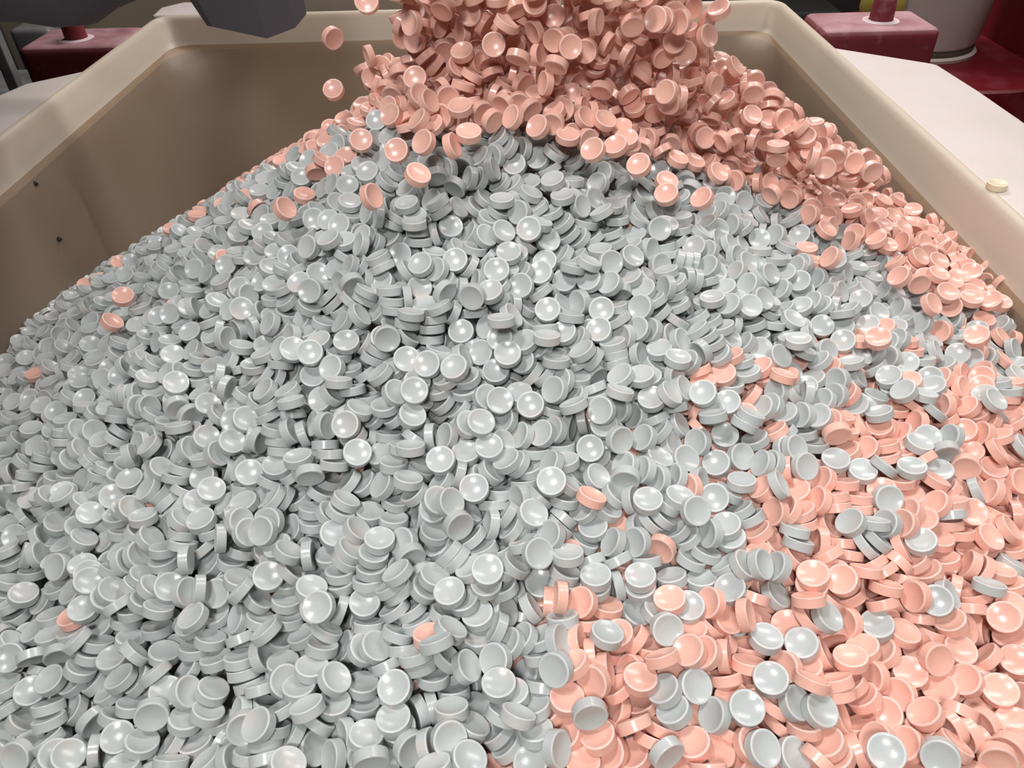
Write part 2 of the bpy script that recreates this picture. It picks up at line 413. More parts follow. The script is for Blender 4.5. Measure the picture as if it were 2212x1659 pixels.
# ------------------------------------------------------------------ the candy tablets
GREY_SINGLE = [
-1177,1178,-1470,3365,5,1079,-1491,2530,14,1261,-1451,2655,19,929,-1511,2325,4,881,-1548,1765,48,1117,-1439,1621,5,925,-1503,1584,21,799,-1546,2792,10,848,-1511,2395,4,1179,-1417,2726,3,1236,-1393,2525,26,717,-1519,1871,
4,920,-1491,2504,10,859,-1487,1757,6,814,-1512,1837,18,781,-1509,1771,4,1051,-1409,2652,5,994,-1430,2268,16,1300,-1343,2139,4,815,-1528,1309,7,876,-1475,2600,16,1219,-1356,3039,8,926,-1459,2284,6,1026,-1409,2912,
18,1263,-1338,1372,1,698,-1485,2784,7,1534,-1232,2520,4,1187,-1352,2023,3,772,-1495,939,3,1104,-1385,3230,7,886,-1454,1953,12,1141,-1372,2980,8,714,-1498,603,17,838,-1449,1571,25,877,-1416,2860,8,724,-1468,2331,
2,791,-1471,2219,6,946,-1439,1962,17,955,-1379,2410,5,1372,-1275,2586,7,1001,-1367,2586,7,886,-1437,2406,8,829,-1416,1384,2,709,-1461,2470,13,1048,-1334,411,5,748,-1424,2382,2,991,-1370,3292,0,1310,-1271,3165,
4,1140,-1313,1887,0,1225,-1305,2459,4,794,-1427,2462,25,1337,-1258,2585,3,928,-1371,1503,14,793,-1426,3231,6,746,-1448,2406,3,661,-1441,2161,3,1382,-1226,2584,5,993,-1379,1812,1,902,-1414,2346,14,710,-1475,1832,
8,861,-1425,1833,6,802,-1438,2598,0,1174,-1296,1760,1,759,-1444,2536,1,1241,-1267,2327,9,1432,-1179,1372,14,942,-1398,1178,5,1088,-1295,2906,22,849,-1402,1963,12,1249,-1256,2269,4,964,-1365,2854,2,1077,-1277,1684,
5,1813,-1001,1492,2,1505,-1111,2390,15,993,-1325,2393,3,853,-1398,3363,2,708,-1403,2384,4,1666,-1044,1807,8,879,-1352,1382,14,1487,-1108,2195,1,1468,-1166,2198,3,965,-1374,2279,6,1216,-1199,1957,2,1024,-1285,2663,
4,690,-1361,1500,5,834,-1398,2086,17,788,-1382,2714,0,1187,-1221,1781,13,1029,-1303,3811,3,1459,-1134,1621,1,1312,-1189,3225,1,884,-1378,1638,17,766,-1369,2150,2,940,-1298,2467,9,1521,-1103,2136,1,618,-1361,2596,
7,801,-1360,2278,10,847,-1362,2347,0,891,-1288,1813,1,715,-1349,1705,1,1065,-1279,2459,1,885,-1360,2665,4,672,-1414,3036,3,1283,-1161,1938,4,1567,-1058,3169,3,1138,-1256,2663,20,1234,-1203,2326,2,741,-1386,2276,
0,777,-1357,2913,3,1018,-1276,2853,8,1070,-1273,2915,1,651,-1406,1113,15,1133,-1292,2339,12,932,-1337,2202,7,787,-1400,2279,4,752,-1415,2217,2,1478,-1063,2380,2,1008,-1278,2403,5,1167,-1239,1244,7,1031,-1260,2273,
5,839,-1350,2782,4,668,-1365,2277,3,1358,-1133,2778,4,1203,-1210,2215,11,618,-1343,1720,6,1443,-1102,2260,13,862,-1344,2476,0,953,-1268,1445,6,1307,-1160,2522,2,1148,-1204,2343,3,694,-1355,2018,0,743,-1331,1816,
0,1686,-987,1750,1,1209,-1167,2089,0,1347,-1119,2260,7,1003,-1280,2699,22,1404,-1087,1811,2,653,-1380,2771,4,795,-1313,1772,4,729,-1395,853,14,1064,-1278,2466,5,963,-1296,2594,7,776,-1353,2153,1,1188,-1186,1943,
3,1818,-955,2196,5,1269,-1191,1113,4,789,-1261,1708,7,1706,-989,1938,5,1084,-1207,2841,3,1384,-1083,1751,1,917,-1286,1885,5,837,-1293,2663,2,1538,-1093,1940,2,653,-1345,2517,1,708,-1350,2027,4,1047,-1234,2703,
10,1229,-1205,2076,2,914,-1310,1697,9,787,-1339,3103,4,1551,-998,1611,6,617,-1349,2656,1,1125,-1209,2005,2,687,-1373,2599,7,889,-1324,1760,3,1269,-1151,2392,0,1479,-1113,1556,18,941,-1248,2136,1,1228,-1187,2008,
4,1072,-1265,669,0,1576,-1002,1816,10,793,-1326,1431,1,1428,-1132,1942,2,855,-1318,867,1,681,-1385,1319,2,1630,-976,2002,1,737,-1317,2017,2,1335,-1144,2324,12,1779,-951,2583,1,657,-1387,1318,4,827,-1329,1184,
0,1198,-1202,1441,4,1428,-1081,2005,6,1699,-968,2007,4,973,-1275,2789,1,674,-1311,2475,12,843,-1336,1121,7,1283,-1206,1051,4,620,-1373,1628,1,1623,-1017,1682,5,910,-1334,3109,1,710,-1349,1768,2,666,-1354,1895,
5,1069,-1230,2522,3,1328,-1153,1876,5,976,-1242,2517,3,1754,-931,1809,2,974,-1340,2008,15,1275,-1194,1369,3,634,-1349,3033,3,751,-1290,1428,2,1023,-1244,1242,4,807,-1290,3164,2,1125,-1193,1878,2,1451,-1053,2150,
8,1577,-1060,1876,7,1352,-1129,1303,4,966,-1295,2534,6,978,-1253,2024,22,682,-1321,2184,33,949,-1287,1954,4,1438,-1085,1378,2,1077,-1287,1821,5,827,-1303,2341,1,1252,-1221,1875,11,1195,-1256,2715,15,1297,-1146,1429,
6,1031,-1282,863,7,1528,-1089,1685,10,1579,-1064,1810,16,1253,-1196,2577,7,1173,-1236,2424,3,1653,-1035,1369,4,950,-1292,1824,0,1394,-1126,1311,1,1030,-1279,1175,0,1705,-1005,2384,6,625,-1355,2637,12,733,-1341,1379,
13,698,-1351,1444,0,1105,-1237,1949,5,1190,-1231,797,2,847,-1317,2257,6,1272,-1211,1115,3,1399,-1132,1759,11,1734,-1007,2519,10,1352,-1163,1754,1,1596,-1070,1365,3,979,-1337,1768,4,743,-1344,2455,16,903,-1328,1819,
10,1121,-1246,2338,3,695,-1361,926,3,1351,-1148,2910,9,1016,-1326,2535,11,1079,-1242,2388,6,973,-1340,1895,1,1236,-1245,2455,5,1447,-1120,2273,3,1840,-985,2190,16,695,-1338,2009,2,1055,-1286,795,9,1278,-1233,1112,
6,632,-1358,2521,4,931,-1310,1437,3,1135,-1264,1684,9,1372,-1166,1560,6,1073,-1285,1631,12,968,-1283,2846,0,1240,-1266,1561,3,742,-1324,1693,15,830,-1330,2210,8,634,-1390,2586,5,1310,-1246,1816,1,964,-1276,2841,
14,714,-1358,2650,0,1188,-1273,2022,3,1387,-1210,1624,1,1652,-1087,1761,10,1261,-1266,2452,10,941,-1348,2846,1,968,-1291,801,15,698,-1355,2459,2,825,-1343,1565,13,1228,-1257,735,8,1142,-1235,3102,37,1642,-1106,2196,
4,875,-1330,2652,26,620,-1355,1690,10,1273,-1255,2582,12,1228,-1268,2451,10,1532,-1186,2519,44,1547,-1149,1891,6,1080,-1291,1121,4,881,-1371,1630,14,621,-1373,1491,8,1263,-1286,1821,56,1237,-1297,1884,5,1093,-1313,925,
21,1152,-1298,2063,8,1700,-1215,1813,16,920,-1348,1560,22,1059,-1333,1503,1,1640,-1222,1559,17,1397,-1264,1639,19,1234,-1287,1890,52,1528,-1256,1437,3,1321,-1296,2337,9,1465,-1252,1185,8,961,-1361,2282,220,1454,-1279,2522,
]
PEACH_SINGLE = [
-1002,991,-1455,1762,379,2098,-987,2396,33,2154,-938,1776,72,2103,-903,1746,333,833,-1306,1960,233,920,-1327,226,22,899,-1282,351,3,675,-1375,1245,0,716,-1333,2081,14,769,-1308,1510,9,623,-1383,2021,4,829,-1325,3357,
14,903,-1308,1306,10,743,-1323,1365,3,660,-1364,1636,19,1108,-1226,2534,2,647,-1391,1369,1,776,-1337,3486,17,909,-1335,2216,2,724,-1396,864,2,752,-1366,1448,10,843,-1330,1568,12,644,-1402,1443,0,676,-1353,1648,
10,790,-1369,1114,9,752,-1333,2082,4,733,-1395,1640,1,845,-1351,1128,7,658,-1374,2477,23,682,-1381,2476,8,781,-1311,1709,35,907,-1310,1761,1,1032,-1305,1358,7,651,-1379,1571,11,795,-1313,1310,20,852,-1344,1703,
10,795,-1319,1118,4,649,-1401,2458,25,1160,-1258,1049,6,909,-1325,988,4,798,-1336,3355,3,771,-1365,1838,18,647,-1372,2522,10,891,-1354,2392,16,788,-1350,2220,1,858,-1292,3163,20,843,-1381,2027,14,722,-1383,2665,
15,701,-1416,2728,21,786,-1361,1115,0,1458,-1180,1627,11,614,-1368,2922,0,683,-1384,2091,0,1071,-1306,1383,18,739,-1331,2475,2,878,-1361,1568,9,1171,-1277,1123,2,789,-1370,1701,4,654,-1391,1380,10,1114,-1289,859,
3,638,-1405,1379,4,893,-1297,1966,3,877,-1338,2978,0,1421,-1221,1128,8,1009,-1317,2850,10,752,-1355,1774,0,824,-1373,3231,2,739,-1372,1838,1,710,-1402,3101,0,946,-1291,1567,0,1119,-1291,931,17,653,-1416,3298,
2,1331,-1254,1447,1,1502,-1197,1314,9,865,-1382,1914,2,1124,-1304,1575,7,1184,-1303,1439,3,769,-1399,1449,1,801,-1358,1830,3,653,-1381,993,2,701,-1425,1643,8,1443,-1177,2406,2,1015,-1315,1517,2,940,-1301,1308,
1,747,-1405,1383,4,1070,-1337,225,7,893,-1378,922,4,1147,-1294,737,8,834,-1378,1573,8,789,-1401,859,0,943,-1363,1514,7,724,-1424,1434,1,1116,-1342,2779,10,1218,-1304,864,3,662,-1416,993,2,1037,-1342,2285,
9,974,-1318,2221,7,838,-1401,1188,6,759,-1418,1114,10,919,-1352,1775,9,942,-1330,2283,0,1208,-1307,2092,1,706,-1391,1317,1,1311,-1246,2043,13,799,-1410,1756,4,1168,-1312,2156,5,644,-1385,2726,0,872,-1386,2274,
13,1303,-1299,1380,7,686,-1405,3432,9,847,-1401,1253,4,1013,-1344,2920,3,929,-1344,732,3,811,-1380,2256,3,770,-1423,1442,4,676,-1409,3495,2,717,-1403,2606,2,912,-1394,2223,1,1047,-1341,3166,8,1310,-1298,1182,
10,1096,-1317,925,7,628,-1404,1550,3,1028,-1365,1448,13,700,-1423,791,1,782,-1411,1120,3,1130,-1320,994,6,1011,-1373,1445,1,892,-1382,1445,3,843,-1405,2139,2,647,-1409,1043,4,1219,-1311,1895,2,1326,-1305,1770,
6,1388,-1297,1563,4,1115,-1331,1439,19,756,-1404,1692,3,698,-1417,1635,14,1093,-1369,2083,2,1051,-1389,1768,4,931,-1396,2225,1,1154,-1321,1058,1,840,-1428,1259,19,1214,-1311,2597,4,964,-1396,1643,2,910,-1442,2903,
7,1133,-1367,1965,5,1029,-1378,872,7,897,-1376,1370,4,826,-1419,1565,4,1115,-1379,2029,4,1017,-1378,935,4,1414,-1313,543,7,881,-1427,1572,5,1080,-1400,1766,3,927,-1385,1946,15,1155,-1353,1878,8,1018,-1390,2215,
10,1098,-1373,2458,15,1275,-1328,1421,23,1465,-1302,541,18,1123,-1374,2845,2,1217,-1355,804,8,1343,-1352,1439,1,1399,-1330,1371,4,1097,-1408,1575,27,1293,-1357,2011,3,1466,-1312,1123,2,1380,-1324,673,5,1180,-1392,3354,
0,1319,-1322,2909,7,1537,-1306,2710,25,1372,-1326,1640,8,1754,-1281,1048,3,1264,-1370,2388,240,2083,-1292,1561,
]
POUR_SINGLE = [
-1213,1888,-1278,2914,9,1980,-1247,2393,586,1879,-920,2970,62,2404,-784,1937,24,2400,-632,1263,92,2447,-762,1736,17,2057,-809,2193,71,1731,-821,3097,14,2091,-754,1556,31,1921,-785,1872,36,2232,-600,1358,4,2135,-671,1935,
2,2162,-538,1234,12,2072,-696,2709,7,1948,-718,1243,6,1773,-787,2585,10,1878,-748,1429,4,2040,-702,2968,6,2017,-756,1750,8,2330,-590,940,11,2303,-649,1652,10,2273,-533,2479,10,2100,-712,2441,24,1852,-748,3227,
1,2213,-668,2645,15,1996,-704,1944,0,2274,-593,917,1,2213,-629,1814,25,1867,-723,2137,2,2233,-536,1613,27,2050,-739,1395,6,2251,-567,1062,20,2032,-753,1262,0,2215,-689,1706,8,2157,-596,2122,23,2067,-724,2799,
11,2116,-535,2783,13,2016,-740,1175,11,2309,-635,2418,4,2222,-523,1709,3,2106,-614,2411,12,2148,-696,1262,18,2065,-738,1390,17,2198,-506,1933,0,2221,-582,3051,1,1997,-761,1430,10,2212,-642,3093,14,2095,-680,792,
16,2031,-763,2485,11,2079,-628,2476,1,2191,-596,2677,3,2281,-560,1741,24,1997,-788,2202,13,2161,-607,2185,28,2278,-724,1388,13,2090,-775,2711,5,1894,-785,1494,1,2202,-630,1482,15,2116,-535,3285,27,2156,-722,2414,
5,2079,-779,2456,13,2239,-623,1064,6,1969,-807,1624,39,2052,-821,1942,5,2188,-639,1065,7,2170,-558,1972,6,2202,-751,1517,1,1920,-840,1558,23,2214,-792,1687,26,2312,-724,2512,1,2138,-538,1360,24,1886,-908,1623,
12,2237,-815,2105,2,1972,-913,2327,2,2108,-715,1235,8,2260,-668,1715,18,2157,-550,1040,5,2240,-622,1992,23,2123,-913,2459,15,2254,-657,1987,21,1923,-941,1306,8,2372,-569,2700,16,2167,-943,2458,12,2258,-616,2642,
25,2234,-897,2318,5,2288,-556,1497,18,2295,-763,2895,1,2116,-956,2583,26,2210,-899,3049,16,2309,-812,1436,27,2360,-732,2841,4,2179,-1009,1233,46,2276,-849,2323,5,2315,-794,2293,56,2304,-875,2065,4,2187,-908,1953,
9,2195,-948,2353,1,2179,-1057,2987,23,2282,-865,2572,51,2219,-1091,1104,17,2252,-910,1686,6,1885,-1112,862,18,2141,-1111,984,13,2144,-959,1484,9,1589,-1178,1627,13,2079,-1130,2522,6,2160,-927,2544,77,2201,-972,2122,
5,2215,-1031,1883,18,2122,-1193,733,10,2139,-972,2178,29,1861,-1165,1054,4,2264,-1162,1568,29,2108,-1186,1378,30,1772,-1200,2583,42,1933,-1233,1861,33,2142,-1211,731,8,2046,-1213,2520,10,1674,-1240,1372,3,1941,-1211,2332,
7,1883,-1236,2134,24,1877,-1281,1429,16,2041,-1227,2328,56,1907,-1275,1948,63,1912,-1285,1371,136,2019,-1321,735,
]
GREY_REST = [
-1968,2412,-1744,2201,3,2489,-1735,1106,3,2614,-1747,2845,1,3071,-1817,1558,2,2724,-1760,1068,0,2811,-1771,1681,5,2890,-1783,2349,6,2533,-1721,2856,2,2419,-1720,2780,13,2659,-1732,1047,12,2607,-1719,1260,4,2463,-1707,2338,
0,2841,-1761,3175,2,2393,-1707,2072,2,2268,-1701,2262,5,2706,-1723,1556,2,3166,-1813,3090,1,2799,-1748,1524,2,2907,-1751,866,7,2336,-1715,1961,2,2519,-1691,2790,18,2675,-1702,2578,5,2627,-1695,1367,1,2426,-1730,1067,
2,2769,-1722,2604,1,2117,-1686,1427,1,3037,-1757,3414,4,2179,-1679,2202,6,2965,-1742,3026,4,2895,-1735,3480,5,2578,-1690,1812,3,2719,-1697,2476,4,2947,-1735,1135,2,2663,-1675,2787,2,2529,-1681,2135,2,2281,-1649,2338,
0,2834,-1703,1255,5,2438,-1688,864,10,2486,-1655,2273,3,2399,-1671,1933,13,2628,-1656,1891,2,2200,-1653,2351,1,2922,-1710,3551,6,2273,-1632,2919,2,2543,-1658,2581,3,2364,-1637,1563,7,2168,-1645,2569,0,2519,-1628,2790,
9,2054,-1643,1165,25,2165,-1612,2393,1,1983,-1621,1841,2,2735,-1646,3042,1,1954,-1651,607,0,2091,-1625,1258,10,2134,-1659,2167,10,2085,-1635,1322,4,2028,-1649,1764,6,2042,-1603,1690,5,2820,-1633,2294,2,2772,-1614,2220,
3,2546,-1623,935,3,2391,-1606,2973,6,1938,-1602,1498,4,1936,-1627,1562,0,2554,-1579,2789,6,2320,-1592,740,7,2887,-1630,2001,7,2148,-1585,2585,0,2439,-1590,2058,16,2086,-1603,2606,3,1773,-1598,1747,4,1975,-1601,1561,
3,2384,-1562,1114,2,2159,-1558,2391,4,1990,-1564,2660,1,1882,-1628,3744,0,1886,-1580,1943,1,2425,-1565,1868,2,2102,-1576,1847,0,2219,-1550,3226,5,2651,-1564,2736,5,2271,-1546,2445,8,1803,-1579,3173,0,2136,-1539,1811,
5,2327,-1531,1885,2,2546,-1536,2195,12,2843,-1567,3479,2,2462,-1557,1806,0,2512,-1523,2333,1,2078,-1560,2127,1,2048,-1535,2081,6,1783,-1556,2664,0,2775,-1561,1427,7,1913,-1566,3049,1,2922,-1575,2574,2,3016,-1599,2727,
8,2344,-1497,1502,4,2225,-1529,2110,7,1715,-1557,1892,8,2545,-1501,1324,3,1939,-1559,2387,1,1852,-1537,2258,0,2807,-1543,1265,4,2066,-1538,1493,0,2753,-1524,995,1,1584,-1565,1584,1,2176,-1486,3045,3,2279,-1529,1192,
4,1896,-1541,1496,2,2682,-1507,1059,1,2103,-1486,1559,1,1814,-1528,1564,3,1630,-1551,2528,0,2499,-1498,2709,4,1952,-1525,2594,4,1958,-1496,2853,2,2467,-1477,2333,5,2247,-1461,3175,1,2046,-1482,2914,7,2815,-1517,3805,
1,1737,-1514,1701,0,2880,-1527,1494,5,2314,-1451,1765,9,2731,-1495,2511,1,1723,-1537,1697,3,1882,-1499,1761,5,1644,-1524,2920,1,2630,-1474,2475,2,1649,-1578,2459,14,2167,-1472,2325,2,1956,-1495,2109,3,2815,-1498,2380,
2,2533,-1441,2392,1,1477,-1544,3288,0,1802,-1498,1615,0,2561,-1454,2131,1,1543,-1537,2192,0,2105,-1468,2672,2,2056,-1455,1560,1,1679,-1512,2337,2,1759,-1491,2073,2,2702,-1472,2410,16,2420,-1427,2135,0,2806,-1471,2586,
2,2127,-1434,1686,2,2188,-1426,2335,1,1982,-1467,1489,3,1942,-1451,1437,1,1408,-1545,1428,2,2748,-1468,1932,1,1494,-1512,3302,0,2617,-1436,2667,2,1862,-1446,3432,5,1602,-1520,3296,0,2303,-1429,1556,2,2191,-1404,2659,
3,2560,-1417,2464,0,2862,-1469,3219,1,2660,-1437,2722,1,2068,-1426,2080,5,2249,-1408,1554,2,1427,-1509,2153,2,2364,-1406,1816,2,1525,-1498,2858,3,1681,-1503,538,2,1799,-1465,810,5,1336,-1543,999,3,1582,-1490,1688,
2,2636,-1415,2658,1,1858,-1420,2474,0,2413,-1423,2849,5,1375,-1490,3299,2,2204,-1393,2143,2,1920,-1474,2381,3,1682,-1453,1813,0,2853,-1444,2781,10,1477,-1498,2284,0,1942,-1429,2665,3,2606,-1403,2833,5,2424,-1396,1005,
1,1694,-1468,1687,1,2553,-1382,2455,1,1437,-1494,2221,0,1791,-1441,1943,3,1625,-1471,2396,0,1727,-1428,1830,1,1280,-1551,2781,0,1937,-1395,2458,3,1665,-1433,2198,1,1319,-1519,2015,3,2512,-1372,2206,3,1981,-1411,1552,
2,2102,-1392,876,1,2717,-1393,2525,1,1532,-1465,1622,0,1808,-1413,2460,1,1390,-1457,1901,1,1370,-1495,2137,1,2032,-1393,2977,4,2229,-1379,2538,3,1513,-1520,1718,4,1869,-1428,2404,8,2054,-1367,3484,3,1766,-1403,2460,
1,1691,-1405,2792,0,2306,-1355,1435,1,1468,-1459,2348,1,1275,-1515,2132,4,1865,-1387,1891,0,1983,-1373,2141,0,2393,-1366,1651,1,1487,-1445,2412,1,1191,-1545,2022,2,1220,-1506,1704,0,2197,-1359,3295,1,1621,-1428,2020,
0,1684,-1475,1767,0,2714,-1378,3288,1,1636,-1457,2135,2,1456,-1507,3031,1,1366,-1475,1945,2,1317,-1494,2924,1,2756,-1380,2043,5,1528,-1428,1175,4,1431,-1493,2575,4,1201,-1520,1700,2,2330,-1332,2597,4,1820,-1368,1949,
1,2094,-1339,1870,2,2225,-1329,2470,1,1800,-1401,2285,0,2033,-1349,2214,1,1116,-1536,2599,3,2004,-1392,1367,1,2154,-1334,2272,7,1677,-1398,2135,0,1880,-1354,1687,0,2455,-1328,2542,1,1140,-1524,2410,1,1709,-1420,1891,
1,1268,-1489,1639,4,1758,-1403,2408,1,1353,-1448,1762,0,2289,-1310,1000,4,1526,-1390,2220,0,2757,-1357,3429,2,1065,-1562,2585,0,1638,-1452,1135,3,1500,-1398,2157,2,1411,-1447,2471,3,1471,-1422,1881,1,1325,-1461,1639,
2,1925,-1364,1830,1,2820,-1363,1684,1,1628,-1385,2154,0,1967,-1380,2045,2,1744,-1380,2844,0,2396,-1305,2031,4,1188,-1483,1050,1,2473,-1296,1498,4,1134,-1549,1372,4,1066,-1513,1639,0,1575,-1411,2342,4,1327,-1426,2917,
0,1876,-1333,2597,3,993,-1531,809,0,1237,-1475,3174,0,1301,-1463,1512,0,1685,-1423,1325,2,1523,-1379,3295,0,2024,-1331,2326,0,2205,-1275,2470,1,1055,-1538,1700,3,1714,-1356,1747,0,2343,-1281,1304,0,2531,-1282,2726,
1,1152,-1506,2091,0,1763,-1352,2006,0,2218,-1311,1825,1,2437,-1271,2846,1,1436,-1407,3168,1,1409,-1436,2343,2,2700,-1321,2799,2,2257,-1292,2421,6,1597,-1443,1636,4,1826,-1310,2600,1,911,-1546,2706,1,1589,-1380,2791,
0,1783,-1322,2855,1,1467,-1397,3171,3,1047,-1565,1687,1,2028,-1299,1561,0,2096,-1298,2719,3,1337,-1422,2529,3,2146,-1265,2854,1,973,-1524,2856,0,1963,-1326,984,2,1651,-1382,1816,0,1972,-1286,1765,0,2212,-1264,2729,
4,1526,-1386,2841,0,2168,-1300,1941,1,2288,-1261,1887,1,1909,-1307,2202,2,1009,-1553,2326,4,1225,-1477,1701,3,2058,-1278,2727,0,2153,-1255,2854,1,839,-1579,3479,3,1300,-1395,1634,0,1551,-1426,1562,0,1797,-1351,3241,
1,1696,-1376,1810,1,1633,-1342,2603,0,1706,-1338,2068,0,2675,-1285,3299,2,1757,-1374,2728,1,1075,-1515,1498,1,1381,-1426,1558,5,949,-1566,1064,1,2339,-1269,1458,1,1106,-1526,1557,1,1583,-1355,2077,1,1158,-1471,1763,
0,2416,-1271,3680,2,1294,-1427,1241,2,1002,-1524,1502,0,2370,-1261,2295,1,1992,-1317,3301,1,1410,-1394,2859,1,894,-1574,1496,0,1817,-1305,1562,1,1490,-1388,2014,3,2108,-1287,2709,5,1706,-1307,3297,2,1431,-1388,2793,
0,1815,-1325,1498,1,1187,-1449,1700,2,2615,-1262,2471,1,828,-1569,2200,5,820,-1530,1513,0,2039,-1254,1255,1,1762,-1292,1444,0,2465,-1261,2895,2,1798,-1351,1245,2,778,-1565,1751,2,732,-1561,2004,0,1872,-1314,2325,
0,1895,-1272,1751,2,1090,-1482,1700,0,2131,-1259,2597,2,1344,-1414,1443,1,1961,-1284,1360,2,2184,-1246,2360,1,1537,-1392,2854,2,1225,-1426,2654,0,1282,-1400,2726,1,1535,-1349,2284,2,1020,-1495,1896,1,960,-1559,2652,
1,1553,-1336,2283,2,1261,-1446,1746,0,1444,-1403,3429,0,1806,-1276,2468,1,1706,-1285,2855,3,910,-1546,2356,1,1359,-1385,2474,2,2157,-1229,1785,0,2293,-1205,2593,2,1566,-1298,3614,2,1990,-1240,2263,0,2231,-1205,2267,
1,1150,-1446,1438,1,1462,-1358,2667,0,2469,-1217,2864,2,1621,-1330,871,0,1875,-1253,2005,1,1494,-1360,2731,1,1568,-1405,2919,1,2042,-1220,2982,0,2355,-1202,1948,1,967,-1491,1894,0,1266,-1489,933,1,2127,-1226,1390,
1,1203,-1468,2663,2,851,-1544,2066,0,1370,-1374,2538,6,686,-1551,2599,0,1697,-1275,2854,1,2079,-1219,2361,1,1308,-1387,1314,0,1561,-1293,3680,0,1653,-1289,2600,2,1822,-1262,2219,2,1418,-1368,1962,2,1062,-1461,1499,
4,1799,-1302,1367,0,2121,-1187,2207,1,2500,-1187,2451,4,2434,-1190,1803,2,1768,-1267,1302,3,751,-1544,1957,1,1110,-1429,2272,1,1562,-1289,3553,3,1240,-1422,1315,0,2636,-1198,2476,2,832,-1563,1383,1,1525,-1338,1626,
11,1507,-1371,2341,0,1515,-1292,3161,0,1612,-1275,2594,0,1668,-1269,2790,1,2066,-1183,2789,1,1337,-1364,2466,3,1835,-1217,1937,1,1275,-1375,2327,0,1298,-1412,1708,1,961,-1470,1767,0,1188,-1433,1434,5,1079,-1418,2651,
3,799,-1589,1121,1,2058,-1261,1939,1,1581,-1331,2457,0,1974,-1208,2278,2,1353,-1348,2596,0,2668,-1197,1363,2,1886,-1214,2142,1,772,-1560,1747,0,1726,-1284,2038,0,2135,-1169,2716,2,2318,-1172,2408,1,2073,-1171,2916,
1,1575,-1299,2212,1,1738,-1247,2340,1,2200,-1170,2539,2,1223,-1390,2276,0,1516,-1295,3097,0,2016,-1178,1810,2,1465,-1330,2150,1,1761,-1289,2285,1,1537,-1349,1320,4,864,-1504,1567,0,1353,-1314,3367,0,2464,-1136,2720,
1,1125,-1440,2711,0,1405,-1370,982,1,740,-1511,1448,1,699,-1547,2380,0,2399,-1137,1750,2,1403,-1319,1366,0,1797,-1259,1949,0,1936,-1244,1930,1,1804,-1280,1949,0,1917,-1197,2342,4,921,-1438,1252,0,2310,-1136,2912,
1,1796,-1232,1699,1,1238,-1375,2403,2,1681,-1252,2394,0,2175,-1138,2145,2,1185,-1403,2218,2,994,-1501,1932,2,1984,-1232,1638,1,1479,-1293,2665,1,1840,-1202,2458,4,982,-1466,1816,0,2237,-1138,2145,1,1451,-1370,1174,
0,1607,-1258,1560,2,820,-1555,1685,3,688,-1520,2652,1,1082,-1414,2476,0,1132,-1406,1503,0,1418,-1314,1302,1,1853,-1247,2277,1,1015,-1422,2912,2,903,-1468,2347,2,1648,-1328,1999,1,1281,-1388,2170,1,702,-1492,2784,
0,1979,-1175,1432,3,2035,-1178,1423,1,2130,-1128,3359,1,2079,-1167,2002,0,2395,-1099,3169,3,2491,-1122,805,1,1573,-1311,1253,0,1749,-1224,1879,0,1808,-1182,3491,0,1875,-1225,2269,1,1341,-1354,1747,0,1366,-1294,1311,
3,862,-1499,1251,3,1420,-1349,1999,2,1555,-1273,2527,0,1934,-1210,984,3,1087,-1386,3362,0,2629,-1128,997,4,743,-1528,1896,1,1587,-1242,3233,3,1389,-1336,1496,1,1163,-1380,2727,0,1312,-1345,1810,1,1444,-1287,2215,
1,1684,-1239,1370,4,967,-1484,1296,0,1544,-1341,1242,0,2011,-1135,2399,1,1011,-1481,1232,0,2270,-1121,681,1,1500,-1265,2526,1,711,-1552,1198,4,826,-1527,1772,0,1881,-1210,2908,1,983,-1401,1449,0,2385,-1085,1822,
4,2272,-1072,2981,3,2140,-1133,1491,2,1306,-1314,2913,1,971,-1441,2282,0,1464,-1346,1518,3,1462,-1252,1330,1,1259,-1350,1187,2,828,-1486,1508,0,1034,-1408,2729,0,1609,-1283,1556,1,655,-1503,2087,0,2199,-1095,2203,
2,1601,-1238,2406,1,1792,-1182,1689,2,2055,-1128,1680,1,2441,-1082,3089,2,1031,-1473,3302,0,1851,-1162,1959,3,1636,-1230,2344,3,977,-1417,1961,0,1052,-1396,2662,1,1403,-1267,1962,0,2117,-1098,1496,5,1879,-1139,1630,
1,922,-1443,2408,1,1559,-1294,2929,1,1187,-1384,1361,0,1230,-1345,1253,0,1935,-1121,1937,2,1708,-1218,1687,0,1727,-1176,1639,1,963,-1487,3089,0,1456,-1276,1072,1,1351,-1314,1371,0,1570,-1253,1960,0,1793,-1154,2655,
0,2061,-1094,2522,6,772,-1481,2476,0,1517,-1305,2252,1,912,-1494,2778,0,1692,-1196,1689,2,2086,-1145,1257,1,1764,-1220,3036,2,1273,-1312,2348,1,787,-1520,1622,0,987,-1398,2599,0,1411,-1293,1502,0,2258,-1097,2386,
2,1649,-1220,2538,0,1988,-1109,2084,1,1515,-1254,1569,3,2283,-1057,2138,4,713,-1509,1559,1,1296,-1308,2412,1,1013,-1384,2854,0,1104,-1367,2090,0,2345,-1043,1945,1,2407,-1043,2787,2,1466,-1339,1745,1,1079,-1381,1959,
0,1197,-1333,1187,1,1341,-1283,3294,0,2085,-1077,2592,1,1594,-1226,1821,2,1251,-1332,2603,4,1971,-1151,3055,2,837,-1457,1185,0,898,-1470,1249,2,2159,-1085,806,2,958,-1481,2584,0,1661,-1164,605,5,1756,-1158,1621,
1,1839,-1153,2010,1,1463,-1246,2522,0,1725,-1215,1746,1,1931,-1098,2087,2,1022,-1437,2603,4,1891,-1118,1249,1,985,-1439,2674,0,1520,-1234,3496,3,1038,-1388,2343,0,2240,-1080,1771,1,1137,-1350,2347,1,1258,-1380,2529,
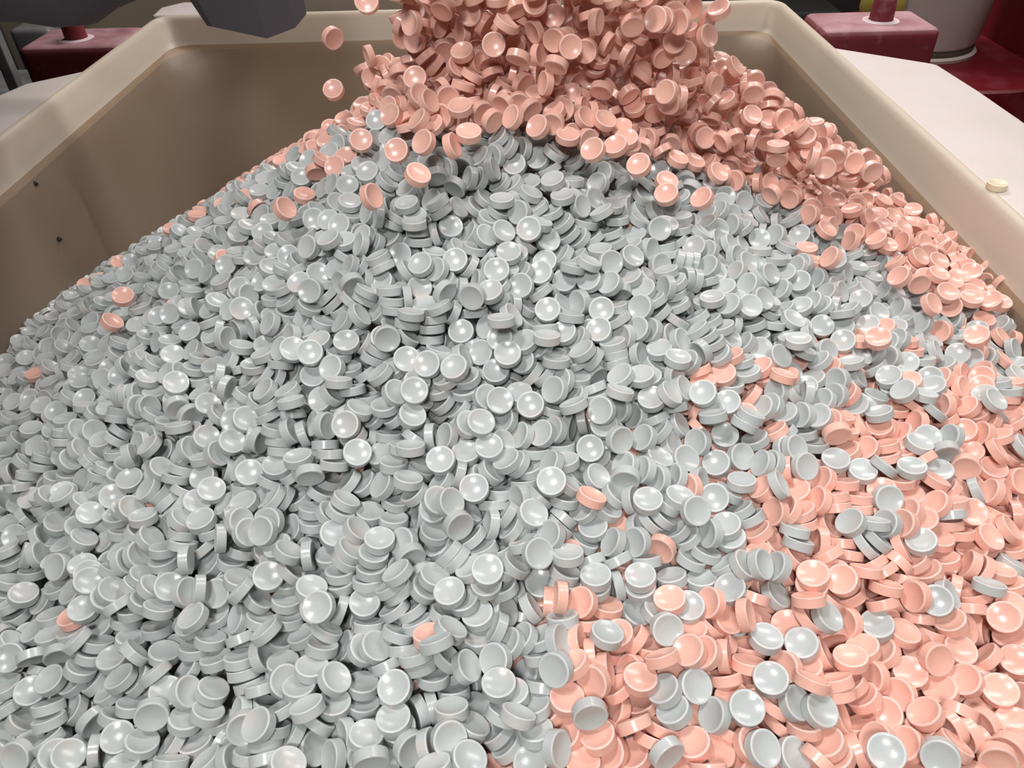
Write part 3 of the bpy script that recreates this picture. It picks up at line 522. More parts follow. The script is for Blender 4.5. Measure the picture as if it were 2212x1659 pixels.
1,1150,-1322,2854,4,667,-1467,2025,0,1629,-1161,3353,1,1623,-1238,1232,1,1428,-1287,1261,2,2115,-1054,1494,1,1313,-1288,1832,1,909,-1499,2276,0,1957,-1087,2282,1,832,-1471,1622,0,1100,-1348,2285,0,1794,-1112,2582,
3,761,-1529,2331,0,2009,-1095,2092,2,1271,-1308,1815,0,1696,-1182,1105,1,749,-1490,1989,0,1096,-1407,1511,1,1577,-1201,1180,1,1203,-1321,2524,0,1320,-1328,1843,1,702,-1498,1876,0,1498,-1182,859,4,2268,-1010,1556,
3,1426,-1249,2916,2,914,-1462,1620,0,2215,-1026,1558,2,1802,-1146,1684,0,1848,-1108,1182,0,1900,-1081,2201,3,1712,-1125,2387,1,968,-1443,1067,0,1143,-1394,1868,0,1541,-1228,2279,1,1765,-1117,3032,0,2002,-1054,2004,
2,1013,-1416,3160,0,1473,-1269,1614,0,1629,-1230,2929,3,1474,-1201,677,1,781,-1453,2725,4,1615,-1180,2406,0,2059,-1047,2077,2,728,-1528,1523,2,1933,-1061,2724,3,1357,-1308,2726,2,1108,-1365,1318,0,1399,-1295,2913,
1,655,-1478,1832,5,1561,-1206,1705,1,1245,-1343,1761,1,2090,-1076,2721,1,2216,-997,2465,0,2379,-981,1495,2,1297,-1317,924,0,1444,-1243,2460,0,1674,-1160,1042,1,933,-1403,1630,1,2114,-1032,1862,3,1076,-1387,1373,
0,1131,-1339,1704,1,851,-1475,1696,0,1395,-1241,1874,1,2238,-972,2848,1,1805,-1100,1749,1,852,-1445,1249,3,1633,-1204,857,1,1072,-1409,1374,2,712,-1473,1122,0,754,-1492,1483,0,987,-1357,858,0,1951,-1047,2531,
2,886,-1425,2155,1,1467,-1224,2728,0,1712,-1138,3295,1,1181,-1370,2254,3,1517,-1208,1308,2,1194,-1323,1247,1,998,-1446,2324,0,2160,-1002,1178,3,2132,-1052,1743,2,885,-1485,1747,2,1824,-1068,2524,1,1892,-1058,2073,
2,1527,-1176,2148,1,1141,-1365,1239,0,1355,-1310,2658,2,2025,-1034,1241,0,2220,-959,2526,5,963,-1415,1761,0,1087,-1311,857,2,1272,-1286,1243,0,1986,-1076,1923,4,1516,-1237,1443,1,1605,-1170,2073,1,1131,-1308,855,
0,1768,-1087,1946,1,1732,-1111,2149,2,1020,-1398,2268,2,1683,-1136,2459,2,1919,-1037,2788,2,1066,-1369,2408,0,1232,-1307,2155,0,1328,-1244,797,2,1432,-1217,2789,0,1544,-1154,1635,3,1631,-1119,1304,1,2169,-963,2132,
1,2092,-1035,857,1,1489,-1184,1122,3,1296,-1313,1981,0,1346,-1278,1240,1,1953,-1062,1425,5,1177,-1340,2865,0,1860,-1053,2065,1,1801,-1061,2533,1,1086,-1357,2411,3,1004,-1435,1239,1,1115,-1291,3034,1,760,-1502,2211,
1,946,-1434,2014,0,2224,-932,1748,3,759,-1476,2089,1,1315,-1233,681,2,1012,-1360,2470,0,1724,-1073,1573,6,1056,-1413,2551,0,1679,-1123,2531,0,2052,-1028,2320,1,1382,-1215,1575,1,1265,-1284,1686,0,1394,-1194,1510,
0,1483,-1188,1117,0,1889,-1066,1303,1,1620,-1134,1120,0,1974,-996,1505,1,2196,-973,1941,2,1945,-1016,1571,1,1690,-1088,1374,3,1521,-1167,2219,1,661,-1439,1446,2,714,-1483,743,0,1198,-1304,1307,2,1821,-1050,2977,
2,922,-1449,1578,2,964,-1331,1189,0,1531,-1128,1367,2,1759,-1042,1511,0,2101,-1030,1927,1,1454,-1203,1378,2,1364,-1251,1937,0,2139,-1000,2447,1,891,-1392,1645,3,1319,-1294,2638,4,863,-1464,2155,0,1143,-1324,2785,
1,1883,-1005,1443,1,1319,-1209,2410,1,1216,-1275,2539,2,1701,-1095,1118,1,1569,-1117,1175,2,828,-1417,1837,0,1085,-1350,2714,1,1032,-1377,1552,0,1308,-1231,2284,0,1359,-1300,2772,2,1512,-1195,1180,0,1706,-1047,1878,
3,1294,-1248,2220,1,1983,-980,2848,1,1414,-1251,2208,1,1934,-981,2061,1,697,-1459,2322,1,1646,-1119,1368,1,813,-1438,1709,1,1410,-1165,1507,1,2082,-960,1240,2,1162,-1267,1121,1,743,-1418,1051,0,1105,-1280,1683,
0,2206,-902,1751,1,925,-1381,2473,1,659,-1432,3234,0,2151,-955,541,1,1388,-1218,1965,0,2334,-891,2786,6,1524,-1236,3094,0,1812,-1045,1440,1,2025,-996,2171,2,1047,-1337,1890,2,1173,-1283,1056,0,1647,-1083,2723,
1,1172,-1341,3550,0,1312,-1204,3362,0,1535,-1154,2740,1,1588,-1124,1698,2,1356,-1153,1833,5,1060,-1313,1631,0,1419,-1201,2982,0,1759,-1052,2387,0,2241,-894,1427,1,1249,-1299,2210,5,1229,-1263,1382,0,1469,-1222,2190,
0,1865,-1011,2134,4,1697,-1129,3089,1,784,-1399,1774,1,1822,-1001,1556,1,2040,-929,1240,2,1908,-973,1876,1,662,-1419,2222,0,1123,-1324,1368,3,1186,-1298,1507,0,1319,-1220,3366,1,1008,-1360,2337,2,1276,-1264,2125,
2,1326,-1268,1500,0,1441,-1260,1895,1,758,-1423,2475,1,1710,-1054,1961,2,1553,-1157,474,0,1676,-1151,2898,1,703,-1491,1314,0,893,-1406,2150,2,831,-1435,2284,1,1613,-1110,2533,0,1684,-1075,1252,1,1540,-1114,1757,
1,1961,-948,2584,3,1006,-1326,2919,0,1249,-1230,1896,0,1794,-969,1628,1,923,-1380,2155,2,2286,-894,551,4,679,-1406,1968,0,1653,-1143,2510,2,1820,-1030,1942,1,1338,-1205,1113,0,1607,-1151,1560,2,1408,-1191,1749,
2,1659,-1081,1251,2,1753,-1035,1559,0,1867,-967,1811,1,702,-1396,2222,1,1072,-1342,1367,4,650,-1477,1699,0,1123,-1340,2130,0,1358,-1227,1498,0,2199,-911,2458,1,2008,-919,2132,1,641,-1384,1777,1,1143,-1290,2217,
0,1231,-1244,1963,3,2067,-907,1882,1,854,-1437,1171,1,733,-1386,1578,2,1112,-1299,2153,2,1810,-984,2011,1,1948,-940,2330,1,1293,-1232,2031,1,1184,-1278,2664,0,1918,-967,2402,3,1642,-1087,1444,0,1778,-1013,2663,
0,2176,-858,2072,2,978,-1364,2653,0,1688,-1034,1233,3,1398,-1165,3042,1,1513,-1136,2342,2,759,-1423,2136,1,1220,-1273,2598,3,1579,-1087,1181,1,998,-1338,2282,0,1554,-1145,2359,6,933,-1352,2517,0,1248,-1218,2094,
1,690,-1397,995,1,1721,-1010,1114,1,1842,-1035,2786,0,2060,-884,2199,1,784,-1453,2257,2,1400,-1132,2154,2,814,-1403,2001,1,1122,-1279,2915,0,1866,-995,2705,3,1379,-1192,1510,1,1483,-1158,2147,0,1620,-1050,2855,
0,2048,-943,3034,1,1212,-1217,2220,0,1657,-1021,1456,1,1267,-1289,990,4,1040,-1320,1891,0,1329,-1274,2248,0,1653,-1098,1504,0,2228,-856,2670,1,735,-1414,2385,1,1493,-1211,1514,0,2119,-874,2847,2,1803,-1049,2507,
1,1735,-1018,1054,1,1586,-1099,1757,0,1830,-982,1431,0,2011,-882,1876,1,1779,-978,1049,2,1332,-1222,2709,0,2000,-920,1434,2,706,-1453,1702,1,1322,-1180,2334,1,1903,-950,1175,1,1407,-1162,1898,0,2213,-814,1937,
1,940,-1400,3041,0,1186,-1307,2791,0,2161,-850,2843,2,827,-1420,1303,0,1115,-1265,2663,1,617,-1447,1556,0,1534,-1188,2723,5,1201,-1262,1122,0,1701,-1040,858,1,707,-1386,2732,1,1641,-1057,2663,3,968,-1327,2025,
0,1293,-1208,1441,2,989,-1314,2089,0,1543,-1123,991,2,1627,-1124,2230,1,646,-1472,2717,1,927,-1350,737,1,1634,-1032,2663,1,1453,-1220,1741,3,1282,-1240,860,0,1336,-1164,2660,0,1815,-996,1177,2,1757,-1024,1568,
1,1884,-997,2788,1,1010,-1294,2789,0,1543,-1154,1239,1,1460,-1155,1383,0,2057,-871,1619,7,1401,-1185,1897,1,862,-1431,2912,1,1837,-927,731,0,1962,-914,2976,2,862,-1382,989,0,2148,-837,1623,3,1314,-1242,734,
0,1731,-990,1571,1,969,-1395,1391,0,1201,-1267,1247,0,1481,-1127,2600,3,1978,-894,2975,1,1605,-1073,1243,1,1905,-941,3489,0,2095,-854,1745,4,1349,-1197,1371,2,1703,-1002,1575,1,935,-1405,2709,0,1302,-1278,1635,
0,1675,-1032,1559,2,691,-1406,1112,0,1504,-1120,2599,1,960,-1353,2007,3,663,-1445,1500,1,1834,-992,1498,6,902,-1397,2521,1,1850,-957,2534,1,1900,-993,2349,0,2015,-884,2847,1,1405,-1115,1314,0,1506,-1083,2198,
3,971,-1319,2154,0,1460,-1178,2968,1,1200,-1288,931,2,840,-1360,2847,0,1252,-1228,1628,1,1844,-1016,1186,1,1352,-1255,2840,1,1615,-1017,2025,0,1714,-1046,2716,1,1248,-1258,1183,1,892,-1358,2094,0,987,-1300,2215,
1,1343,-1162,2019,2,1596,-1035,2217,1,1911,-943,2900,1,1854,-942,2661,1,1569,-1085,2207,4,1303,-1218,2155,2,1445,-1131,1692,0,1570,-1047,2218,2,1757,-998,1745,0,2108,-822,1944,1,660,-1404,2511,3,615,-1417,1745,
0,1053,-1312,1940,1,1962,-910,1497,2,825,-1433,3051,1,1361,-1208,1624,1,1661,-1056,2715,1,2123,-855,1551,1,958,-1376,1232,2,1331,-1182,1250,1,1512,-1118,2279,2,1853,-904,1820,1,698,-1423,2904,0,1948,-950,1424,
0,2037,-876,2267,2,1703,-1014,3107,2,1103,-1283,2216,0,1155,-1276,2404,0,1410,-1153,1695,2,1186,-1243,1308,1,1243,-1260,796,0,1766,-1011,1555,2,904,-1381,1506,0,1612,-1040,474,4,948,-1306,1447,0,1520,-1090,2916,
0,1815,-1001,1736,1,1541,-1064,2343,3,807,-1362,1581,1,1246,-1202,2281,0,1583,-1095,1171,2,917,-1339,1447,0,1326,-1253,3553,0,1490,-1137,1384,0,1834,-930,2138,1,1007,-1328,2711,0,1106,-1334,1435,3,639,-1394,2849,
0,1775,-919,2084,3,1531,-1033,2279,0,1802,-955,2087,1,946,-1322,1447,4,760,-1407,2288,0,1866,-950,2267,1,1040,-1279,1431,0,2078,-865,1299,1,1774,-969,2087,2,1659,-1040,2261,3,1777,-1016,1489,2,970,-1383,2515,
1,1280,-1205,2730,0,1960,-912,2837,1,1319,-1203,1924,1,1534,-1162,1612,1,795,-1403,2598,0,1378,-1228,1500,0,1386,-1126,2330,0,2023,-865,2327,1,1151,-1319,1554,1,832,-1349,1968,2,689,-1381,2080,0,1428,-1176,1993,
2,1141,-1238,1314,0,1271,-1244,1633,0,1370,-1164,2910,0,1601,-1054,2014,4,707,-1429,2400,0,915,-1341,1512,0,1210,-1240,2599,2,1060,-1303,3617,1,1119,-1288,795,5,1894,-914,1367,0,1973,-855,1240,3,2096,-831,2907,
1,1538,-1111,2090,1,1945,-917,2708,3,1740,-988,2403,1,879,-1336,1642,0,1545,-1083,2025,1,991,-1326,2830,0,1929,-861,1841,1,1682,-1060,2197,0,1802,-966,3553,3,1017,-1351,2385,0,1563,-1068,1961,1,945,-1382,1872,
1,1279,-1200,3871,1,657,-1420,2455,0,1564,-1139,1494,1,1842,-895,1378,1,946,-1312,2785,0,1682,-1001,1366,3,788,-1334,1771,3,1491,-1116,2407,0,1837,-917,1379,3,1817,-1002,989,2,1561,-1036,1574,2,1385,-1149,1762,
0,2029,-846,2526,0,2107,-806,2077,1,1102,-1245,1813,3,789,-1415,1255,1,1378,-1212,1188,1,1665,-1028,1375,1,1054,-1312,1440,1,1367,-1176,1250,1,1612,-1024,1134,0,1963,-858,1108,1,1095,-1213,2585,0,1737,-1036,2191,
2,1891,-970,1758,2,651,-1370,3361,0,733,-1387,3495,0,1158,-1224,1186,2,982,-1344,2444,0,1379,-1240,1438,0,1435,-1102,2149,3,1392,-1121,1503,1,1826,-1004,988,4,2015,-887,1811,4,1584,-1066,799,1,599,-1338,1770,
0,1923,-889,2607,1,893,-1328,2537,0,1220,-1221,2724,0,1659,-1049,925,3,1004,-1369,2380,0,1879,-931,2842,1,1601,-1099,929,1,1011,-1281,1191,2,1883,-988,1759,1,805,-1336,2854,0,1546,-1157,2195,0,1762,-988,2975,
9,1348,-1180,1187,1,1289,-1194,1369,0,2015,-836,2275,1,1976,-847,2480,2,760,-1385,1965,1,999,-1287,1191,0,1470,-1142,1109,1,1166,-1210,609,0,1610,-1018,477,1,806,-1381,1510,0,1956,-942,2726,1,1436,-1093,3359,
6,1380,-1151,1890,1,885,-1386,2903,1,2129,-839,2512,1,1605,-1116,1067,0,1715,-1060,2458,3,1399,-1127,1631,1,1706,-1009,929,1,1210,-1255,1323,0,1935,-872,921,1,1490,-1157,1429,0,1808,-968,989,2,1279,-1164,2585,
1,1104,-1260,2979,1,808,-1425,1362,0,1631,-1057,2133,4,1529,-1127,1579,4,1753,-983,2404,1,965,-1275,1508,0,1053,-1284,1318,0,1268,-1243,2407,0,1874,-926,2910,2,1575,-1061,1962,2,2046,-827,2276,4,971,-1309,1751,
0,1121,-1298,1376,1,697,-1452,680,0,1635,-1010,795,1,856,-1352,2276,1,1936,-875,1049,2,742,-1407,2598,0,1441,-1169,2801,1,2110,-819,2650,2,1173,-1228,3040,0,1982,-907,2092,0,1985,-836,1243,1,1351,-1186,2266,
1,1856,-966,2332,2,859,-1384,1893,1,1410,-1181,2863,3,1022,-1287,1576,1,1294,-1203,2711,0,1893,-913,2911,1,1735,-1006,1189,0,1768,-956,2712,1,1594,-1114,2919,0,1792,-998,1236,2,1354,-1150,2583,1,1561,-1136,2547,
1,937,-1289,2077,0,1063,-1343,1427,1,1674,-997,799,1,1531,-1075,1303,3,1827,-937,2525,1,1613,-1095,2980,3,1186,-1222,2977,1,1206,-1272,1771,0,2098,-801,2011,2,1128,-1263,2030,3,1942,-851,3292,6,1996,-837,1170,
2,2021,-911,1496,2,1461,-1162,1515,2,1029,-1302,1641,0,1157,-1259,2092,1,1617,-1015,1311,3,970,-1280,2726,0,1480,-1071,1746,1,1263,-1210,2713,0,1845,-924,2718,1,695,-1348,2475,0,945,-1314,1638,0,1602,-1042,1057,
0,2041,-805,1245,1,1942,-893,1245,1,912,-1348,2970,1,1459,-1006,2023,3,1842,-893,2080,1,1412,-1184,1181,1,1322,-1193,1241,1,1087,-1251,1061,2,971,-1359,601,3,1858,-960,2077,1,1110,-1342,1766,0,1670,-998,2463,
2,730,-1339,1892,3,1057,-1260,1123,0,1777,-994,2075,2,1452,-1190,2360,4,1512,-1031,3102,0,1524,-1076,2973,0,2011,-820,1115,4,2070,-810,1559,1,1571,-1040,794,1,1996,-895,2457,2,1204,-1219,1056,1,1377,-1200,869,
1,1936,-895,1246,1,1070,-1277,1122,1,932,-1394,2414,0,970,-1377,3493,0,1121,-1238,983,1,1218,-1299,1610,1,1725,-987,1944,1,1375,-1158,1948,0,1990,-861,1874,4,1013,-1257,1642,1,797,-1389,1245,1,1251,-1257,2780,
1,1174,-1250,1964,0,1858,-1006,3421,1,1881,-911,2528,2,1822,-918,1363,1,1446,-1115,1557,1,1679,-1015,1309,0,2049,-900,922,4,1470,-1077,1626,3,1593,-1061,2851,1,1557,-1080,2915,0,1626,-1089,2317,2,1801,-1021,1824,
1,1205,-1234,1636,1,2031,-833,983,1,1317,-1228,672,1,1773,-985,2853,0,1828,-965,1434,1,2121,-808,1559,2,1008,-1301,2537,1,808,-1344,1837,0,1152,-1283,1560,2,752,-1355,2225,1,1424,-1140,1125,1,1359,-1198,3048,
2,847,-1340,1511,0,1243,-1224,2028,1,1431,-1204,1187,1,1771,-1059,2702,0,1960,-901,2074,1,1124,-1242,2856,2,1049,-1287,1632,0,1891,-900,2655,4,1715,-1066,2586,2,1473,-1161,1051,6,1474,-1094,1305,1,1725,-1042,2585,
1,1167,-1313,3617,1,1853,-926,1443,3,1628,-1040,1382,2,1407,-1130,1190,0,1684,-1018,1748,1,2055,-819,2167,1,1797,-938,2530,1,1944,-967,1683,1,1517,-1074,1963,0,2024,-859,1619,2,1181,-1198,990,0,1593,-1087,1555,
7,1348,-1182,2470,0,1726,-1012,1749,0,1828,-1003,1117,2,866,-1308,1900,0,1417,-1166,1820,1,2079,-810,1780,2,1061,-1265,2857,2,1287,-1193,1113,1,1093,-1308,2399,0,1332,-1219,2713,0,1669,-1071,2798,1,956,-1314,2534,
0,1783,-980,2387,2,1472,-1121,2023,0,1622,-1095,2133,0,2013,-913,2339,3,1415,-1095,2152,1,1740,-1060,1237,1,1096,-1272,2857,0,1970,-929,2727,1,1542,-1129,1933,1,1118,-1243,2344,3,1263,-1228,1963,0,1847,-933,1505,
1,1986,-876,1445,3,1204,-1215,1829,1,1147,-1223,2916,0,1382,-1127,1240,1,1918,-877,1691,5,1786,-1023,2386,1,2007,-838,2849,0,2064,-883,2783,5,1525,-1093,1688,1,1310,-1207,3351,0,1617,-1073,2910,2,1933,-900,2203,
4,1197,-1256,3043,0,2132,-864,2834,3,1299,-1131,1640,0,1682,-1043,1876,0,1746,-1007,993,2,1684,-1079,1303,0,1822,-953,1184,1,1871,-901,1822,0,2067,-857,2912,1,1507,-1152,2644,5,1353,-1157,1122,1,1054,-1310,2598,
0,1559,-1071,2217,2,1107,-1263,1310,2,1348,-1248,2315,0,1885,-949,2656,1,1402,-1137,2212,0,1446,-1117,1441,0,2072,-924,1959,1,1251,-1283,2401,1,1807,-979,1250,2,1607,-1115,1494,0,1679,-1003,2343,2,1003,-1307,1647,
1,1316,-1195,3679,0,1919,-923,1824,3,944,-1313,1953,1,1512,-1103,990,8,1607,-1058,981,0,1739,-1008,1380,2,1979,-908,2148,1,1680,-1084,542,1,1938,-948,1493,4,2032,-931,3093,0,2054,-884,1437,3,1802,-989,1118,
2,2113,-866,1757,4,1875,-931,2837,3,1389,-1157,1643,1,1269,-1258,2003,0,1445,-1115,1060,3,1556,-1112,1872,1,1959,-954,1487,1,1681,-991,2595,1,1437,-1161,1265,1,1666,-1032,1559,1,1351,-1154,1706,1,1466,-1187,1927,
1,1114,-1273,2658,0,1847,-969,2342,4,1289,-1184,1942,1,1252,-1295,1497,0,1631,-1071,2021,1,956,-1328,3621,0,1630,-1114,2218,1,1285,-1215,1747,3,1002,-1304,1581,3,2002,-943,2776,1,1896,-985,1622,2,1810,-998,1382,
4,1145,-1262,2850,0,1501,-1174,1938,2,2049,-896,991,3,1306,-1221,1683,2,1929,-939,2646,1,1714,-1095,2597,2,1753,-997,1890,5,1200,-1286,3042,0,1929,-1007,2600,2,1307,-1247,1687,2,913,-1364,2655,2,1850,-938,1444,
1,1334,-1125,2407,0,1494,-1108,1766,0,1981,-919,1365,1,1856,-1021,2521,3,1351,-1193,1239,1,1484,-1129,1833,0,2130,-867,1430,1,1214,-1239,1179,0,1388,-1161,1959,0,1456,-1138,1771,4,942,-1315,1759,1,1711,-1057,984,
1,1132,-1263,3098,3,1397,-1208,2253,1,1611,-1079,1895,2,1559,-1082,1447,1,2014,-902,1237,3,2018,-974,2521,1,1078,-1293,2908,4,1838,-995,1638,3,1004,-1310,1966,1,1527,-1109,1046,0,2103,-893,1565,1,1665,-1065,2226,
0,1799,-1003,1573,0,1902,-945,2271,7,896,-1335,2531,2,1439,-1165,2908,3,1348,-1211,1049,1,1879,-976,1958,0,1893,-1019,1370,5,1086,-1281,2915,2,1440,-1205,1750,4,1756,-1040,2392,0,2041,-907,2783,3,1243,-1271,2772,
2,2105,-905,1564,1,1695,-1044,1565,1,1989,-963,2017,2,1498,-1144,3032,0,1541,-1098,1431,0,1573,-1154,1933,3,1830,-1046,1444,3,1377,-1225,1927,2,1171,-1239,985,1,1093,-1275,2852,0,1666,-1099,1959,0,1795,-1009,1570,
0,1932,-971,3354,5,1413,-1150,1758,1,2030,-983,1372,4,1230,-1235,2592,0,2019,-936,1775,0,2073,-931,1499,1,2089,-963,2069,4,1120,-1265,2724,3,1338,-1212,1579,0,1853,-1011,1756,1,1662,-1061,1562,1,1290,-1208,1125,
0,1812,-1062,1563,7,1557,-1114,1113,2,1074,-1299,1381,0,1468,-1160,2786,4,1416,-1180,2525,2,1425,-1243,1056,0,1899,-991,2722,4,1719,-1061,2911,0,2126,-917,3031,1,1183,-1248,861,3,1503,-1134,1694,0,1623,-1072,1446,
2,1961,-995,2909,1,1279,-1240,2906,5,1065,-1310,1380,0,1797,-1022,2900,6,1606,-1098,1254,1,2008,-972,2716,4,2102,-933,1327,1,1501,-1174,1740,1,2040,-946,2853,3,1371,-1206,1836,3,1431,-1158,2900,0,1876,-1027,2348,
1,1333,-1229,2972,4,1617,-1141,1815,0,2094,-991,1995,1,1659,-1054,793,0,1766,-1051,2578,2,1554,-1130,2711,3,2151,-972,3493,2,1394,-1169,2906,2,1717,-1044,1701,1,1958,-995,2971,1,1031,-1322,2471,2,1896,-1061,1240,
6,1522,-1122,2840,0,1837,-1038,1832,3,1191,-1270,3033,0,1589,-1110,2726,4,1932,-1046,2864,1,1677,-1083,1635,2,1688,-1059,1377,1,1879,-995,2331,1,1637,-1095,1509,3,1472,-1151,1180,0,1661,-1149,2835,2,1818,-1050,1833,
6,2034,-973,915,3,991,-1313,1385,0,2223,-946,2456,3,1762,-1041,612,0,2132,-954,1431,2,901,-1393,2273,5,1991,-987,2120,5,1856,-1104,2161,2,1711,-1061,602,3,1310,-1183,1834,0,1681,-1116,3030,0,1878,-1045,1381,
2,1054,-1305,1631,0,1500,-1140,3179,0,1556,-1116,1382,4,1769,-1049,483,3,1897,-1019,1830,2,2076,-978,1640,1,1354,-1213,1440,4,1164,-1282,2662,0,1621,-1122,1447,5,1716,-1071,542,1,1543,-1125,1446,1,1969,-1022,1827,
7,1780,-1057,549,1,2227,-963,1561,2,2054,-1002,1501,3,1524,-1135,1510,3,1128,-1300,1513,0,1838,-1042,1495,3,2035,-1026,1832,1,1600,-1122,1510,3,1678,-1112,1696,2,1704,-1149,2721,1,1499,-1151,1247,0,1936,-1052,2844,
1,2175,-990,3114,7,1735,-1088,1770,1,2134,-985,2231,1,1110,-1305,1514,1,2429,-952,2796,1,1747,-1140,2534,3,2003,-1059,859,2,1772,-1064,1242,0,1885,-1026,2849,1,1789,-1116,2203,3,1578,-1126,1637,2,2220,-991,3429,
2,1638,-1145,1762,0,1829,-1051,1177,1,1446,-1208,2023,0,2101,-994,2668,2,1313,-1212,2599,13,1785,-1090,2325,1,2198,-1032,1313,1,1568,-1155,2650,2,1329,-1201,2534,0,1952,-1033,1313,4,1642,-1101,1307,1,2060,-1028,1517,
1,1711,-1095,1502,2,1679,-1164,2199,6,1305,-1256,1509,0,2011,-1035,1182,1,1842,-1089,2783,2,1510,-1181,1767,1,1906,-1060,3033,1,1624,-1154,543,7,1473,-1190,1636,5,1703,-1117,1955,1,1923,-1114,1234,3,1229,-1259,735,
0,2226,-1056,2224,2,1572,-1172,1057,0,2218,-1006,2150,2,1676,-1142,2593,0,1963,-1056,2518,4,1032,-1297,2410,0,1377,-1221,1117,3,1066,-1296,2347,4,2023,-1030,1053,5,1795,-1097,1053,1,2162,-1017,2205,5,1907,-1076,2906,
5,1859,-1085,2837,1,1389,-1224,1052,3,2076,-1033,2195,6,1736,-1100,1114,1,1563,-1185,2131,0,1639,-1163,1639,3,1282,-1266,2582,1,1982,-1053,1047,4,2113,-1031,2127,1,1620,-1186,1956,1,2033,-1049,2450,1,1426,-1212,921,
0,2154,-1039,1565,7,1837,-1093,2648,1,1339,-1273,1321,4,1381,-1242,1501,1,1682,-1111,2582,5,1942,-1101,2907,3,1741,-1185,2276,4,1989,-1070,1314,1,2119,-1082,2606,3,1650,-1222,2772,3,1786,-1115,3104,7,1428,-1217,3105,
1,2176,-1054,2199,5,1717,-1142,2593,1,1658,-1176,2280,2,1707,-1166,2656,2,1868,-1120,2520,2,1799,-1163,2092,1,1374,-1242,922,3,2043,-1078,2655,2,1581,-1206,2594,1,1350,-1281,1833,3,2138,-1059,2449,1,2026,-1121,2665,
3,1918,-1104,2088,1,1526,-1237,2454,2,2094,-1104,347,4,1830,-1127,2582,0,2212,-1067,2310,1,1422,-1216,420,0,1591,-1179,1894,3,1648,-1203,1771,1,1980,-1101,1875,0,2256,-1068,1306,1,1319,-1289,1960,6,2172,-1092,2278,
3,1470,-1237,1563,0,1970,-1138,1445,2,1366,-1241,1307,1,1714,-1218,932,6,1731,-1181,1381,4,1669,-1171,2524,2,1796,-1203,1445,1,1801,-1160,989,1,1889,-1118,2151,1,1041,-1319,2978,1,1570,-1201,2532,0,2106,-1126,2650,
1,2050,-1123,3415,8,2112,-1095,2973,5,1426,-1244,989,0,1508,-1244,1442,5,1856,-1143,1499,6,1080,-1295,2156,0,2159,-1145,2094,1,1690,-1211,1753,1,1052,-1316,2852,0,1625,-1196,3099,0,1939,-1139,2209,5,1243,-1348,805,
5,2035,-1118,1112,0,2195,-1092,2458,2,1554,-1221,1252,0,1743,-1179,1438,6,1437,-1237,985,6,2248,-1102,2076,1,2209,-1148,2165,2,2054,-1160,2841,3,1979,-1129,2531,1,1837,-1158,1495,2,1478,-1222,984,4,1894,-1144,1051,
0,2118,-1124,3096,7,1827,-1186,1621,1,2039,-1143,2717,1,1602,-1225,2517,0,2465,-1117,2321,2,1889,-1247,2283,1,1760,-1177,990,9,1912,-1147,1114,0,2168,-1152,3035,6,1775,-1268,2576,2,2235,-1114,3288,3,1516,-1255,2649,
5,1432,-1264,1434,0,1756,-1188,1184,3,1241,-1287,2789,10,2137,-1126,1446,4,1547,-1223,1767,3,2221,-1180,1252,1,1877,-1175,1050,10,2617,-1163,2841,1,1815,-1184,1055,0,2260,-1142,1693,1,1453,-1282,2526,0,2096,-1153,1494,
7,1711,-1183,1899,1,2153,-1194,1683,1,2193,-1132,1447,1,1767,-1200,3221,1,945,-1365,2843,0,1693,-1217,1434,1,1546,-1270,2907,6,2438,-1149,1626,5,2110,-1180,1488,2,2058,-1192,1245,10,1862,-1196,2710,6,1999,-1208,2195,
1,1621,-1258,2522,3,1835,-1194,2774,1,1493,-1294,2403,1,1755,-1203,1383,9,1779,-1231,1370,2,1917,-1206,1954,2,2142,-1177,1328,0,2364,-1164,2651,12,1968,-1176,1563,3,1583,-1272,1450,0,2089,-1187,2512,11,1636,-1258,735,
1,1789,-1259,2645,1,1879,-1212,1575,8,1139,-1340,1968,1,1520,-1280,1437,6,1741,-1245,1499,1,1889,-1246,1494,1,1822,-1214,1434,2,1960,-1209,2837,2,2059,-1196,2585,6,1612,-1258,986,0,2174,-1197,1174,3,1261,-1328,1693,
7,1356,-1309,1815,7,1659,-1248,990,4,1820,-1246,2329,9,1881,-1221,2719,0,2160,-1242,2922,1,1789,-1238,2326,2,1308,-1310,2296,5,1470,-1271,2278,6,1672,-1244,926,2,1939,-1238,2528,2,1604,-1273,1624,2,2014,-1225,2272,
3,2072,-1214,1576,5,2023,-1270,2402,1,1345,-1298,671,0,1437,-1297,2851,5,1732,-1253,1374,2,1829,-1267,473,0,1907,-1286,2352,3,2224,-1220,1308,7,1215,-1348,3100,4,2161,-1231,1508,1,1512,-1278,1375,12,1554,-1285,1494,
1,1992,-1249,2336,2,1605,-1298,1959,2,1048,-1406,2598,1,1779,-1260,1703,3,2050,-1244,1830,1,1626,-1281,2025,6,1925,-1250,801,3,1731,-1277,2844,3,1836,-1254,671,2,1954,-1308,1834,9,1686,-1272,3035,2,2120,-1288,2516,
2,2139,-1243,1693,12,1895,-1270,2399,7,1833,-1278,2717,1,1660,-1279,2906,0,1767,-1260,987,0,2285,-1232,985,3,1947,-1279,2455,3,2004,-1260,2452,9,2087,-1258,670,3,1723,-1292,2528,12,1648,-1314,1443,31,1980,-1287,1447,
5,1500,-1301,1504,0,1806,-1299,2086,4,1938,-1358,875,6,1866,-1304,1637,2,1678,-1304,1496,10,1948,-1304,1310,5,1754,-1308,2279,5,1348,-1337,2781,3,1475,-1340,2977,6,2198,-1293,2329,9,1669,-1316,1306,3,1824,-1309,2977,
